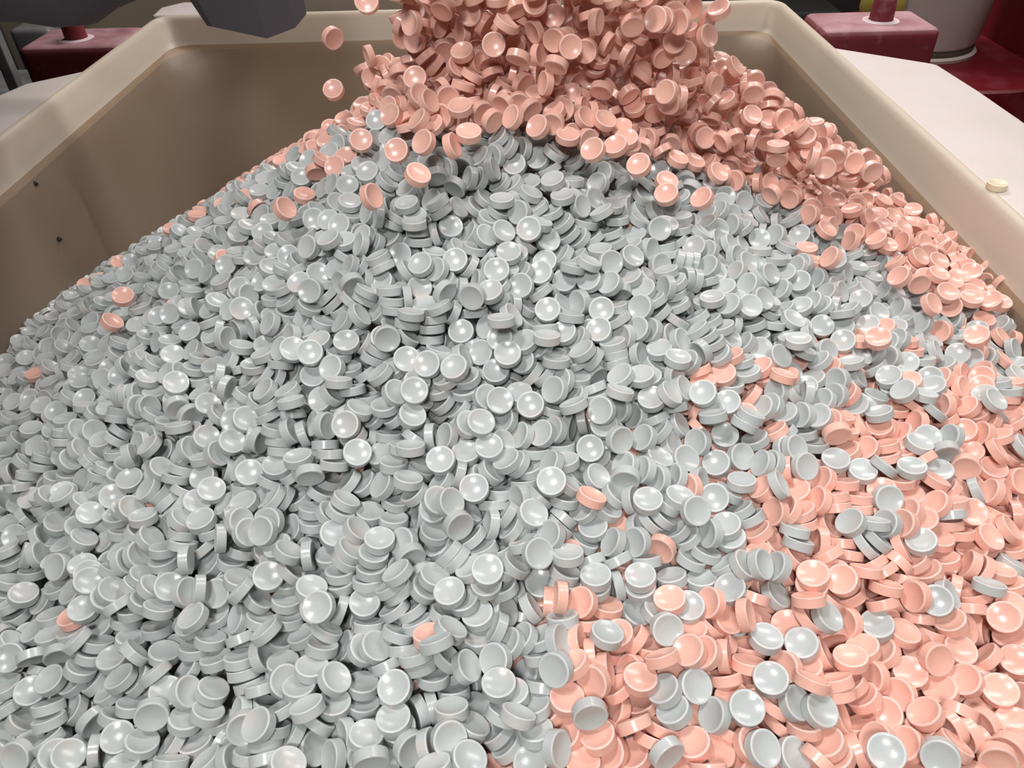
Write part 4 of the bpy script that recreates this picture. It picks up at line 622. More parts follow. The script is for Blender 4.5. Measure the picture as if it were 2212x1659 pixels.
22,1572,-1320,1833,13,1864,-1320,798,3,1542,-1325,1963,3,1793,-1337,1692,9,1689,-1327,928,33,1711,-1353,2845,7,1648,-1360,2528,5,1833,-1337,1499,23,1635,-1347,2589,3,1944,-1339,1306,19,1793,-1366,2719,15,1705,-1366,1573,
16,1761,-1353,2710,7,1863,-1340,1187,19,1867,-1353,1252,1,1923,-1351,1638,
]
GREY_FAINT = [
-1968,2152,-1744,2964,0,2313,-1744,1266,1,2266,-1741,1833,2,1586,-1791,2668,0,1626,-1787,3054,0,2850,-1788,3052,2,1295,-1823,1559,0,1355,-1812,2212,0,1398,-1817,2294,0,1964,-1774,1874,0,3005,-1810,1580,1,1177,-1830,3433,
0,1240,-1826,1324,0,1903,-1759,794,1,1711,-1764,1973,2,1793,-1755,1703,1,2940,-1794,1835,1,2019,-1755,2379,2,1118,-1877,1189,0,1674,-1780,2082,0,2770,-1771,2194,4,1501,-1796,789,3,1433,-1788,2327,3,1141,-1849,1772,
8,1988,-1743,2609,9,2187,-1717,1825,1,1741,-1743,2599,0,1826,-1743,2281,0,2024,-1723,2586,0,2136,-1727,1453,1,1235,-1833,225,1,1180,-1818,2866,0,1857,-1730,2034,3,1946,-1728,1553,3,1610,-1759,2479,1,1532,-1772,1999,
1,1575,-1761,1861,0,1897,-1735,2475,5,1102,-1833,1318,2,1501,-1761,2642,3,1078,-1852,1512,5,1137,-1816,2542,2,1424,-1775,2066,0,2970,-1767,1176,2,1635,-1738,1831,1,2040,-1706,3035,1,1368,-1767,1239,1,1242,-1785,2343,
4,1708,-1742,1451,2,1040,-1880,2925,3,1831,-1713,2844,0,1966,-1715,1676,1,1323,-1776,1323,2,1186,-1800,2476,3,2846,-1741,1557,1,1743,-1718,1830,1,1890,-1712,2711,2,2353,-1690,1573,5,1797,-1738,2037,3,1289,-1782,1831,
1,1532,-1736,1553,2,1139,-1799,2473,0,2077,-1690,2738,1,1399,-1753,1428,1,1083,-1791,1261,1,2006,-1702,2200,1,2312,-1705,2766,4,3148,-1785,1876,2,1453,-1751,1302,1,1494,-1738,1780,3,1055,-1802,1387,7,1682,-1713,2914,
4,1297,-1756,2145,1,998,-1843,3428,1,1576,-1723,807,1,1941,-1690,2293,2,1352,-1740,1171,0,1625,-1714,1129,1,1240,-1770,2451,3,1193,-1767,2782,4,2049,-1670,1261,6,1757,-1683,2130,1,1880,-1671,2279,0,1975,-1669,2194,
4,1028,-1776,3299,3,957,-1840,2775,2,987,-1789,2608,2,1542,-1710,997,2,1448,-1720,985,1,1667,-1684,1322,2,1144,-1753,1179,0,1841,-1678,2167,2,1802,-1670,2665,0,3001,-1712,666,1,1259,-1738,2469,3,1070,-1777,2480,
1,1103,-1763,1916,2,1589,-1687,1577,1,1377,-1734,1869,0,2020,-1654,1966,3,1725,-1684,2387,8,1025,-1773,2793,2,1342,-1712,1567,1,1196,-1748,730,0,1918,-1658,1871,7,1229,-1780,1052,3,1514,-1689,3029,0,3152,-1740,1302,
10,1478,-1714,3220,1,1416,-1705,1631,0,2309,-1664,2153,2,942,-1779,2905,0,1811,-1654,2481,0,1898,-1644,2064,3,1640,-1664,2982,0,2787,-1664,1809,1,1293,-1716,2452,2,1148,-1755,2252,1,1088,-1786,2099,2,1040,-1754,1490,
0,1225,-1726,3100,4,988,-1748,1824,1,1725,-1654,2042,0,2380,-1656,936,4,1858,-1628,926,1,899,-1795,1587,1,1420,-1740,1298,3,1090,-1730,930,1,923,-1754,1129,1,1378,-1741,2164,2,1557,-1658,2573,1,2278,-1650,1263,
4,2428,-1628,2346,1,1452,-1673,2417,0,1653,-1665,2729,1,1220,-1710,3094,0,3124,-1708,1372,3,1138,-1721,1526,0,1764,-1644,1829,2,862,-1793,989,0,1415,-1689,2852,2,2231,-1632,2661,2,2696,-1625,3050,1,1708,-1633,2776,
1,2351,-1636,2907,1,1505,-1669,1695,4,1791,-1615,1251,2,820,-1826,2660,1,1089,-1734,678,1,1014,-1743,541,2,1619,-1651,2442,0,1660,-1646,2414,4,1323,-1678,2091,1,889,-1758,2795,2,1207,-1703,2772,1,1872,-1633,2788,
3,1265,-1684,2579,5,2630,-1606,1191,1,928,-1733,2656,0,2139,-1628,2262,1,1581,-1640,2531,1,1534,-1672,1104,1,1685,-1615,1704,1,1158,-1700,3745,2,1343,-1710,2082,2,1384,-1669,1166,4,1043,-1766,1199,1,799,-1792,1191,
1,1001,-1727,999,3,1439,-1659,2403,1,1074,-1714,1507,3,1828,-1607,731,2,1491,-1634,859,7,828,-1746,1559,3,1534,-1623,2802,6,2296,-1565,2001,1,1159,-1685,2602,1,2816,-1603,2915,1,878,-1726,2255,1,1019,-1768,1962,
1,1247,-1677,1431,0,1648,-1609,1382,1,943,-1716,1108,1,1282,-1688,1360,2,1144,-1712,2285,1,1608,-1608,1325,3,1361,-1657,2771,3,1722,-1597,2223,1,1084,-1690,3242,3,774,-1742,1053,0,1031,-1690,1493,2,1688,-1597,1967,
1,972,-1730,3113,1,2332,-1573,2866,2,1192,-1665,1620,2,2027,-1578,1610,1,1422,-1632,1924,2,1318,-1650,1444,1,833,-1741,3363,1,1573,-1616,3045,2,1398,-1641,1986,0,1449,-1645,1921,2,2699,-1595,3094,2,1847,-1615,863,
3,1489,-1607,1184,4,1227,-1698,1258,2,1113,-1691,1931,1,1356,-1626,1891,0,1743,-1598,2417,0,1902,-1581,3114,1,1532,-1608,2181,1,851,-1720,2727,0,2605,-1542,2411,2,2183,-1537,673,1,2254,-1548,1197,7,3164,-1641,745,
1,1297,-1661,744,0,1566,-1588,2285,1,952,-1692,2458,0,1028,-1686,1051,0,1070,-1698,1295,1,790,-1724,998,0,1230,-1639,1785,1,1689,-1597,609,4,1625,-1585,2197,1,684,-1777,2092,6,709,-1744,1551,1,906,-1700,2257,
2,1184,-1685,2217,0,2322,-1565,1330,1,1142,-1646,2803,0,2724,-1560,2607,2,2171,-1522,745,1,850,-1696,2650,0,1448,-1608,1390,1,738,-1723,1608,5,1104,-1659,2442,3,1191,-1648,1253,4,777,-1716,1188,1,1497,-1593,2851,
4,1278,-1620,2573,2,680,-1716,2389,5,645,-1757,2854,1,1328,-1601,3490,2,938,-1671,1839,0,1022,-1661,1202,2,2473,-1540,2139,2,1077,-1676,2383,2,983,-1674,1448,1,1395,-1593,1296,0,1550,-1566,2485,2,902,-1693,3491,
0,1245,-1612,3037,2,1157,-1654,930,0,3240,-1638,2895,2,1057,-1659,2443,0,1497,-1560,1047,8,1440,-1570,1894,5,2233,-1506,1692,3,847,-1677,1172,0,1342,-1610,3045,3,1174,-1619,1959,1,3124,-1591,1850,2,730,-1689,1907,
1,806,-1690,1802,2,926,-1673,998,1,1498,-1587,1189,1,701,-1696,2359,0,1290,-1597,3285,2,2281,-1496,915,1,774,-1688,1935,1,1126,-1620,1131,0,2946,-1532,804,1,647,-1711,2348,0,1120,-1669,2719,0,1572,-1569,1239,
5,2551,-1491,2007,1,1029,-1688,1936,3,1218,-1614,2118,0,1330,-1583,2796,2,984,-1642,1825,2,1593,-1577,1300,7,871,-1651,2861,0,1263,-1600,736,3,1096,-1620,1976,2,1062,-1643,1252,1,1396,-1571,3160,4,1473,-1624,418,
3,607,-1707,2385,1,1183,-1594,2539,4,935,-1695,2721,0,936,-1632,3804,1,663,-1690,791,0,1325,-1562,3101,1,1831,-1519,1549,2,761,-1671,2453,1,2360,-1464,2455,1,2145,-1456,1813,2,836,-1689,2784,0,1006,-1629,3053,
7,710,-1680,1934,0,1266,-1567,2599,3,1117,-1590,1735,2,1042,-1661,1118,0,1725,-1566,1872,3,1219,-1581,1831,3,1900,-1493,2060,1,825,-1651,1451,4,1758,-1514,1056,2,918,-1630,1188,1,2364,-1449,2586,1,1338,-1559,3224,
3,1052,-1605,1315,6,1640,-1538,1678,1,623,-1676,2024,0,863,-1629,1767,2,664,-1697,2300,2,965,-1636,2040,0,1158,-1585,1774,0,1199,-1622,1882,2,1854,-1482,1120,7,738,-1678,2480,1,1107,-1587,3546,1,790,-1646,2411,
0,1274,-1553,3685,1,2177,-1449,1699,3,690,-1665,2984,0,2716,-1440,1433,6,1009,-1657,1878,2,750,-1656,2353,4,2267,-1420,1674,1,1974,-1452,2641,2,2472,-1424,2069,4,994,-1607,1448,3,907,-1626,3229,2,822,-1636,1835,
1,1552,-1533,1317,2,639,-1651,1945,1,1036,-1596,2039,3,2932,-1459,736,1,944,-1606,2474,0,1076,-1582,2026,0,1131,-1570,537,0,2198,-1419,1573,1,1206,-1540,1379,5,1881,-1460,2125,1,866,-1611,2973,0,1296,-1592,287,
1,701,-1638,604,3,665,-1677,1251,6,2329,-1410,1832,1,1153,-1564,3180,7,798,-1616,3228,1,1072,-1612,1968,5,2343,-1389,2087,1,752,-1636,1840,0,942,-1593,2855,2,1029,-1625,1900,0,1197,-1569,2850,1,1575,-1486,745,
2,2480,-1415,1298,1,1010,-1570,1386,1,895,-1619,3240,1,1087,-1563,2862,2,2542,-1416,675,2,1738,-1452,1623,0,2433,-1389,871,3,710,-1634,3091,6,975,-1604,2794,2,1121,-1544,2846,2,616,-1653,1230,7,1383,-1513,1428,
4,915,-1586,2777,2,846,-1599,1060,2,831,-1628,1319,2,677,-1634,1111,6,2666,-1367,607,1,768,-1607,929,1,1046,-1561,730,3,979,-1573,984,10,1257,-1579,1591,2,2276,-1367,3429,2,1103,-1578,1625,1,1750,-1443,1680,
2,625,-1618,1635,0,691,-1624,1106,3,2617,-1336,1575,0,2995,-1422,2783,3,747,-1603,3415,3,798,-1595,1294,0,1342,-1505,2665,0,1473,-1465,731,6,840,-1575,2796,4,1002,-1547,928,2,923,-1567,2650,3,1190,-1549,2125,
0,2190,-1364,918,6,723,-1607,3423,1,890,-1556,2775,4,2290,-1318,1064,0,2921,-1385,1841,4,874,-1610,2450,3,2652,-1324,3166,3,720,-1589,3423,3,661,-1622,2321,1,763,-1626,1363,3,590,-1624,1835,8,656,-1594,2647,
2,1826,-1361,2088,0,2758,-1335,604,1,795,-1573,3098,0,943,-1541,2711,6,1196,-1516,2190,0,1944,-1337,978,3,1641,-1423,1629,3,2173,-1334,2533,1,859,-1568,1043,4,638,-1672,1249,0,706,-1607,667,15,1331,-1466,1493,
1,736,-1621,3434,0,2109,-1354,1299,1,1447,-1457,1427,4,653,-1599,2971,0,2305,-1307,2843,3,789,-1555,1457,8,1173,-1539,3357,3,734,-1571,3241,10,583,-1587,1380,8,2613,-1303,2979,4,2274,-1290,1248,3,1341,-1498,1568,
1,3136,-1398,3616,2,652,-1583,1173,9,2291,-1242,933,10,582,-1591,352,11,689,-1580,1577,0,1661,-1338,1381,0,2091,-1266,2349,2,1085,-1541,1690,11,531,-1584,2916,0,2407,-1233,1425,2,604,-1582,3872,1,418,-1604,2221,
4,519,-1628,1944,1,2627,-1240,1519,1,472,-1603,1637,2,648,-1559,1974,0,1899,-1305,3432,4,1777,-1356,791,2,1491,-1421,3618,5,400,-1674,1372,2,951,-1535,3674,4,1196,-1507,1438,1,1943,-1276,2577,3,1717,-1312,1563,
5,589,-1581,2918,1,1446,-1398,1945,3,1025,-1525,1297,1,734,-1583,2077,7,1140,-1487,2069,0,2589,-1200,2341,3,388,-1587,1646,7,410,-1629,2084,0,449,-1582,2602,3,1984,-1245,1374,1,531,-1572,3430,0,1118,-1460,2403,
1,642,-1544,3031,0,1850,-1288,1190,3,2040,-1223,3368,2,944,-1530,1422,2,892,-1544,2907,3,593,-1551,2713,6,498,-1591,1389,1,1446,-1370,3027,8,2245,-1208,2850,7,435,-1617,2342,2,2006,-1263,2331,2,571,-1593,2136,
3,386,-1579,991,0,659,-1543,3096,0,876,-1527,1756,1,553,-1555,1645,5,452,-1579,2673,3,603,-1545,2907,2,1611,-1302,1298,0,2263,-1170,1377,2,2630,-1163,1898,8,1508,-1366,2961,5,391,-1614,2322,1,509,-1553,2589,
6,461,-1566,2734,0,2579,-1154,1931,11,1680,-1293,2724,5,646,-1567,2410,5,1529,-1321,1444,2,594,-1534,2068,3,658,-1525,2966,0,1212,-1425,1430,1,768,-1568,1183,0,1625,-1283,3480,1,1748,-1269,1526,3,413,-1563,2518,
9,537,-1535,1449,6,477,-1557,1434,9,589,-1573,2385,4,1943,-1187,1169,1,375,-1559,1803,0,2221,-1123,1810,5,880,-1493,1427,5,684,-1577,2329,2,1228,-1395,2709,3,1757,-1240,2922,3,756,-1530,1047,0,2010,-1162,1569,
4,608,-1525,1996,5,430,-1546,1699,5,538,-1522,2791,6,1373,-1333,1748,3,2528,-1090,1513,4,570,-1510,2157,1,498,-1522,2374,0,1701,-1265,1844,1,388,-1579,2008,1,2139,-1125,3173,0,2303,-1105,1300,1,388,-1615,2579,
7,647,-1505,3232,5,2471,-1082,1625,1,2048,-1135,1253,1,392,-1536,2651,13,455,-1529,2473,2,619,-1490,2582,0,1126,-1446,1179,3,1669,-1270,2312,1,1166,-1424,2284,14,444,-1563,1964,0,2412,-1067,932,3,527,-1535,1839,
2,558,-1507,2848,4,654,-1507,2384,2,372,-1538,2979,2,1281,-1342,2403,4,1766,-1219,729,4,468,-1521,2992,6,2068,-1098,2000,4,2333,-1032,2507,11,501,-1499,1561,2,615,-1493,1517,2,1157,-1420,1937,3,1283,-1369,2018,
1,395,-1557,2791,2,2436,-1054,1608,1,401,-1600,1898,10,419,-1509,977,6,518,-1521,669,5,573,-1484,1119,10,376,-1522,1577,1,1873,-1093,1574,1,461,-1516,2975,1,1397,-1277,2393,1,628,-1498,931,7,1794,-1149,1945,
2,1576,-1219,861,1,1309,-1345,2248,0,2185,-1027,1627,1,2077,-1033,2607,4,493,-1494,3238,0,544,-1513,2796,2,404,-1581,2783,6,592,-1520,1772,5,433,-1516,2710,2,657,-1484,2543,7,537,-1485,2857,0,2291,-979,1744,
3,2688,-1003,1188,2,372,-1524,920,5,594,-1469,1459,3,443,-1495,2776,0,2182,-1006,2523,11,1403,-1270,2107,9,576,-1464,3090,0,1775,-1104,1429,5,413,-1509,2772,0,563,-1519,2389,0,1361,-1319,1678,3,1553,-1213,1950,
4,490,-1474,2212,4,617,-1461,2677,0,1451,-1282,1248,1,502,-1499,2141,3,394,-1507,2707,0,1462,-1240,2522,18,525,-1518,1880,1,357,-1498,2791,2,546,-1471,1868,5,443,-1492,2914,4,580,-1447,1776,8,645,-1462,2785,
1,385,-1571,2284,6,577,-1497,1004,4,2540,-924,2921,3,387,-1484,1931,3,796,-1462,2151,4,532,-1506,348,1,462,-1471,2545,3,878,-1432,2584,3,477,-1522,1317,2,1385,-1270,1826,0,1755,-1085,2332,4,423,-1498,1457,
1,631,-1492,2086,1,372,-1540,3105,3,582,-1456,3369,2,524,-1456,2660,16,604,-1448,3054,2,673,-1515,1312,5,1177,-1353,2966,5,1440,-1214,1485,3,396,-1473,928,2,485,-1458,1515,5,465,-1492,1819,0,535,-1451,2600,
4,1393,-1239,1619,5,356,-1476,1514,0,1477,-1181,985,2,376,-1511,1566,0,2012,-944,2067,1,631,-1438,1512,1,799,-1438,3285,1,1223,-1308,3032,3,555,-1439,2346,7,1053,-1371,1643,1,1095,-1370,1964,4,607,-1470,2386,
4,1287,-1274,1196,8,478,-1460,476,5,367,-1542,3286,4,408,-1470,1607,3,2161,-907,3051,1,569,-1458,1180,0,886,-1406,1258,1,1431,-1226,3115,1,595,-1427,1573,3,1590,-1123,2011,4,679,-1486,1586,1,363,-1484,2776,
4,1935,-1010,3429,5,462,-1466,3873,0,520,-1440,2071,1,1096,-1337,2603,0,1960,-963,1518,14,561,-1481,2195,2,392,-1510,1941,2,987,-1374,1766,11,427,-1454,1393,0,1393,-1229,788,1,2501,-816,2488,1,756,-1436,1311,
4,471,-1454,3023,2,1148,-1314,2903,0,2004,-945,2119,9,576,-1437,2896,2,521,-1430,2836,3,1795,-1036,1241,2,1949,-963,2520,1,353,-1488,1381,1,2245,-841,3683,2,1088,-1323,1624,6,390,-1544,2981,2,542,-1479,2914,
1,2103,-876,1746,4,1529,-1180,1946,3,1621,-1106,2659,9,602,-1470,1044,4,463,-1447,1626,7,567,-1427,793,1,868,-1421,1453,4,402,-1453,1048,6,520,-1441,1609,1,380,-1505,2534,3,1139,-1327,1712,1,1765,-1050,1749,
2,1408,-1178,1951,1,2040,-928,2041,7,366,-1462,1647,0,565,-1500,1896,9,427,-1477,2905,1,751,-1448,2007,3,602,-1461,1511,1,474,-1439,924,4,1895,-965,2192,10,852,-1401,1363,3,1366,-1191,3428,3,539,-1452,1377,
2,1916,-985,1751,1,431,-1451,356,2,356,-1499,1176,1,583,-1406,1443,0,651,-1447,2910,1,495,-1470,2412,5,546,-1421,1378,4,1447,-1131,1567,0,2038,-909,3494,4,396,-1452,2639,0,1851,-982,2590,4,498,-1424,1673,
0,894,-1390,679,2,2135,-840,2060,1,442,-1458,356,12,592,-1433,1377,1,347,-1449,1494,1,546,-1457,1374,7,1623,-1072,1814,15,462,-1428,2832,0,1892,-941,2263,1,1233,-1272,2136,5,441,-1484,2277,1,1944,-957,1709,
1,351,-1460,1237,6,2082,-873,3160,2,583,-1476,2205,1,431,-1441,1655,0,524,-1432,937,0,586,-1413,3301,2,842,-1392,2122,3,380,-1494,2400,0,1257,-1241,2455,2,616,-1447,2264,2,784,-1431,1316,2,2149,-845,1655,
1,744,-1443,1979,1,364,-1526,2347,3,396,-1445,2774,2,945,-1348,1368,0,1115,-1279,2707,7,602,-1413,3297,4,508,-1415,3023,1,1156,-1250,1896,7,452,-1436,1294,8,554,-1478,3036,4,1103,-1325,2151,1,491,-1454,1763,
1,438,-1483,1962,2,1172,-1276,1766,4,390,-1447,2578,0,1308,-1225,1831,1,341,-1454,2650,6,560,-1409,1498,16,505,-1417,2452,4,601,-1412,1671,5,353,-1502,1246,0,455,-1426,1554,1,347,-1443,3107,0,853,-1414,1312,
13,490,-1462,1304,1,403,-1453,983,11,1963,-940,1321,1,806,-1384,3114,8,1636,-1063,1808,1,782,-1438,1608,3,1496,-1147,1771,2,1930,-944,1004,2,896,-1402,2471,3,750,-1372,2137,4,439,-1446,2835,6,353,-1452,2965,
1,501,-1416,2834,8,1069,-1329,1996,1,409,-1447,2452,3,485,-1461,1455,1,1681,-1066,2184,2,495,-1502,1571,20,1476,-1140,983,7,378,-1472,1378,0,442,-1481,2668,4,359,-1530,2714,1,1040,-1328,2451,8,1535,-1124,2608,
1,364,-1441,2199,4,514,-1420,2730,2,474,-1507,1241,0,1919,-943,2780,9,362,-1498,744,9,456,-1426,1581,1,1848,-983,1320,2,408,-1436,1365,19,1186,-1269,2068,4,358,-1528,3422,7,349,-1480,2844,1,1428,-1208,1491,
5,2131,-800,1498,1,1151,-1295,2028,2,451,-1465,3174,2,494,-1433,2185,2,349,-1445,2727,0,1306,-1266,2974,5,1883,-963,2467,8,401,-1451,1555,2,771,-1372,2537,12,452,-1487,798,3,1385,-1199,2255,6,374,-1489,937,
3,1733,-1045,1186,8,467,-1432,2612,1,1479,-1145,2071,3,1178,-1301,2572,6,508,-1435,159,2,1863,-994,3231,3,383,-1457,3426,7,419,-1496,1938,11,1760,-1037,548,4,1310,-1277,2471,4,452,-1476,2731,0,1836,-1046,2837,
4,1362,-1207,3294,3,2113,-902,1169,2,499,-1420,1450,4,343,-1478,2664,1,1656,-1096,1955,2,403,-1485,2963,10,471,-1444,2835,7,1553,-1145,806,1,537,-1469,1174,1,374,-1458,1943,5,423,-1447,2412,3,1339,-1268,1817,
4,523,-1429,1366,3,1748,-1071,1740,14,1613,-1107,1955,5,1983,-1003,1635,2,413,-1480,1260,4,339,-1450,2782,3,455,-1447,2531,1,1492,-1175,2450,5,1724,-1116,2965,12,400,-1494,1776,4,1556,-1121,1432,19,1527,-1172,1747,
7,1317,-1258,3029,2,367,-1455,2064,0,368,-1536,2385,0,465,-1435,1294,2,1626,-1122,2653,17,488,-1445,2545,5,1558,-1186,2265,7,2013,-1002,2197,2,419,-1458,2853,3,1579,-1145,1745,10,1673,-1149,2015,4,348,-1488,1635,
4,2201,-968,1066,6,431,-1492,1315,2,369,-1464,1964,2,457,-1441,736,0,1456,-1195,2580,9,2015,-1047,1386,4,2045,-1009,2919,12,394,-1446,2279,1,1981,-1053,3026,4,454,-1449,1305,14,1573,-1161,2275,5,337,-1460,1965,
4,513,-1464,2212,6,1900,-1076,1627,1,1743,-1126,2315,0,1953,-1062,1681,1,384,-1466,1644,6,2123,-1007,2200,1,521,-1438,1696,6,2167,-1005,1740,12,1712,-1182,1502,5,432,-1490,1446,5,472,-1447,1357,1,424,-1445,1445,
12,348,-1472,349,1,502,-1471,537,13,389,-1457,2040,18,429,-1462,2218,1,485,-1440,730,1,1436,-1245,3169,0,2097,-1031,2156,8,363,-1466,1451,20,1878,-1114,2771,1,342,-1463,1386,0,471,-1457,348,2,2127,-1093,2779,
3,409,-1483,1971,3,1755,-1131,1685,2,2183,-1050,1578,20,2257,-1025,2129,1,437,-1450,599,3,1623,-1204,2654,5,2143,-1061,3041,14,388,-1471,1914,3,519,-1445,2054,5,1701,-1166,1250,1,338,-1461,1262,2,454,-1448,2789,
3,418,-1531,2896,4,352,-1503,1369,22,411,-1480,3112,13,368,-1514,2013,2,345,-1466,3228,2,417,-1459,3050,6,510,-1455,1684,9,1705,-1214,3156,25,408,-1492,1624,1,458,-1452,2580,3,1852,-1196,2775,2,338,-1475,3173,
9,524,-1474,671,1,391,-1541,2911,14,2014,-1169,1511,0,2180,-1133,1517,7,429,-1463,3741,1,373,-1522,3108,1,370,-1478,3108,6,1850,-1186,2718,10,478,-1467,2543,12,387,-1465,2587,3,518,-1467,1579,6,431,-1460,2734,
16,1990,-1169,2285,3,2199,-1185,2215,10,341,-1486,1764,1,491,-1463,1058,14,2250,-1167,2147,4,454,-1469,868,5,1809,-1261,2173,2,2023,-1201,1939,6,394,-1478,1111,21,1809,-1225,2337,3,354,-1518,931,4,494,-1464,1321,
1,421,-1481,1629,5,1922,-1199,1063,1,337,-1478,2193,9,1967,-1207,1617,3,1726,-1281,3423,2,2225,-1199,1456,7,483,-1467,873,9,448,-1513,2205,1,2187,-1154,2403,4,1858,-1236,2585,9,399,-1486,2710,15,494,-1476,1259,
9,436,-1478,2857,20,1997,-1203,2710,3,2120,-1209,2391,1,700,-1477,1240,101,1857,-1287,3806,4,530,-1477,1558,8,2165,-1274,3297,1,1978,-1282,2536,40,515,-1481,1237,9,2349,-1229,3031,5,1887,-1303,1627,26,1937,-1319,2260,
12,508,-1490,2120,43,508,-1492,3620,1,551,-1492,1849,5,596,-1476,1058,25,2146,-1292,2521,1,1955,-1335,2358,1,1911,-1322,1188,6,511,-1479,2644,2,1004,-1427,2926,9,599,-1488,2394,6,560,-1479,2643,21,681,-1477,1395,
8,622,-1480,662,9,563,-1481,3160,7,727,-1469,1776,20,540,-1493,2767,2,628,-1475,934,1,668,-1481,1990,6,705,-1476,2226,15,579,-1482,1678,7,602,-1493,1490,15,733,-1473,1426,0,825,-1472,2521,6,562,-1539,1720,
3,683,-1506,2979,6,627,-1487,1176,3,769,-1476,1819,12,626,-1514,1055,0,873,-1474,919,8,680,-1490,2465,13,742,-1479,1194,3,625,-1525,1250,5,835,-1477,2637,3,804,-1473,2052,1,897,-1465,2420,
]
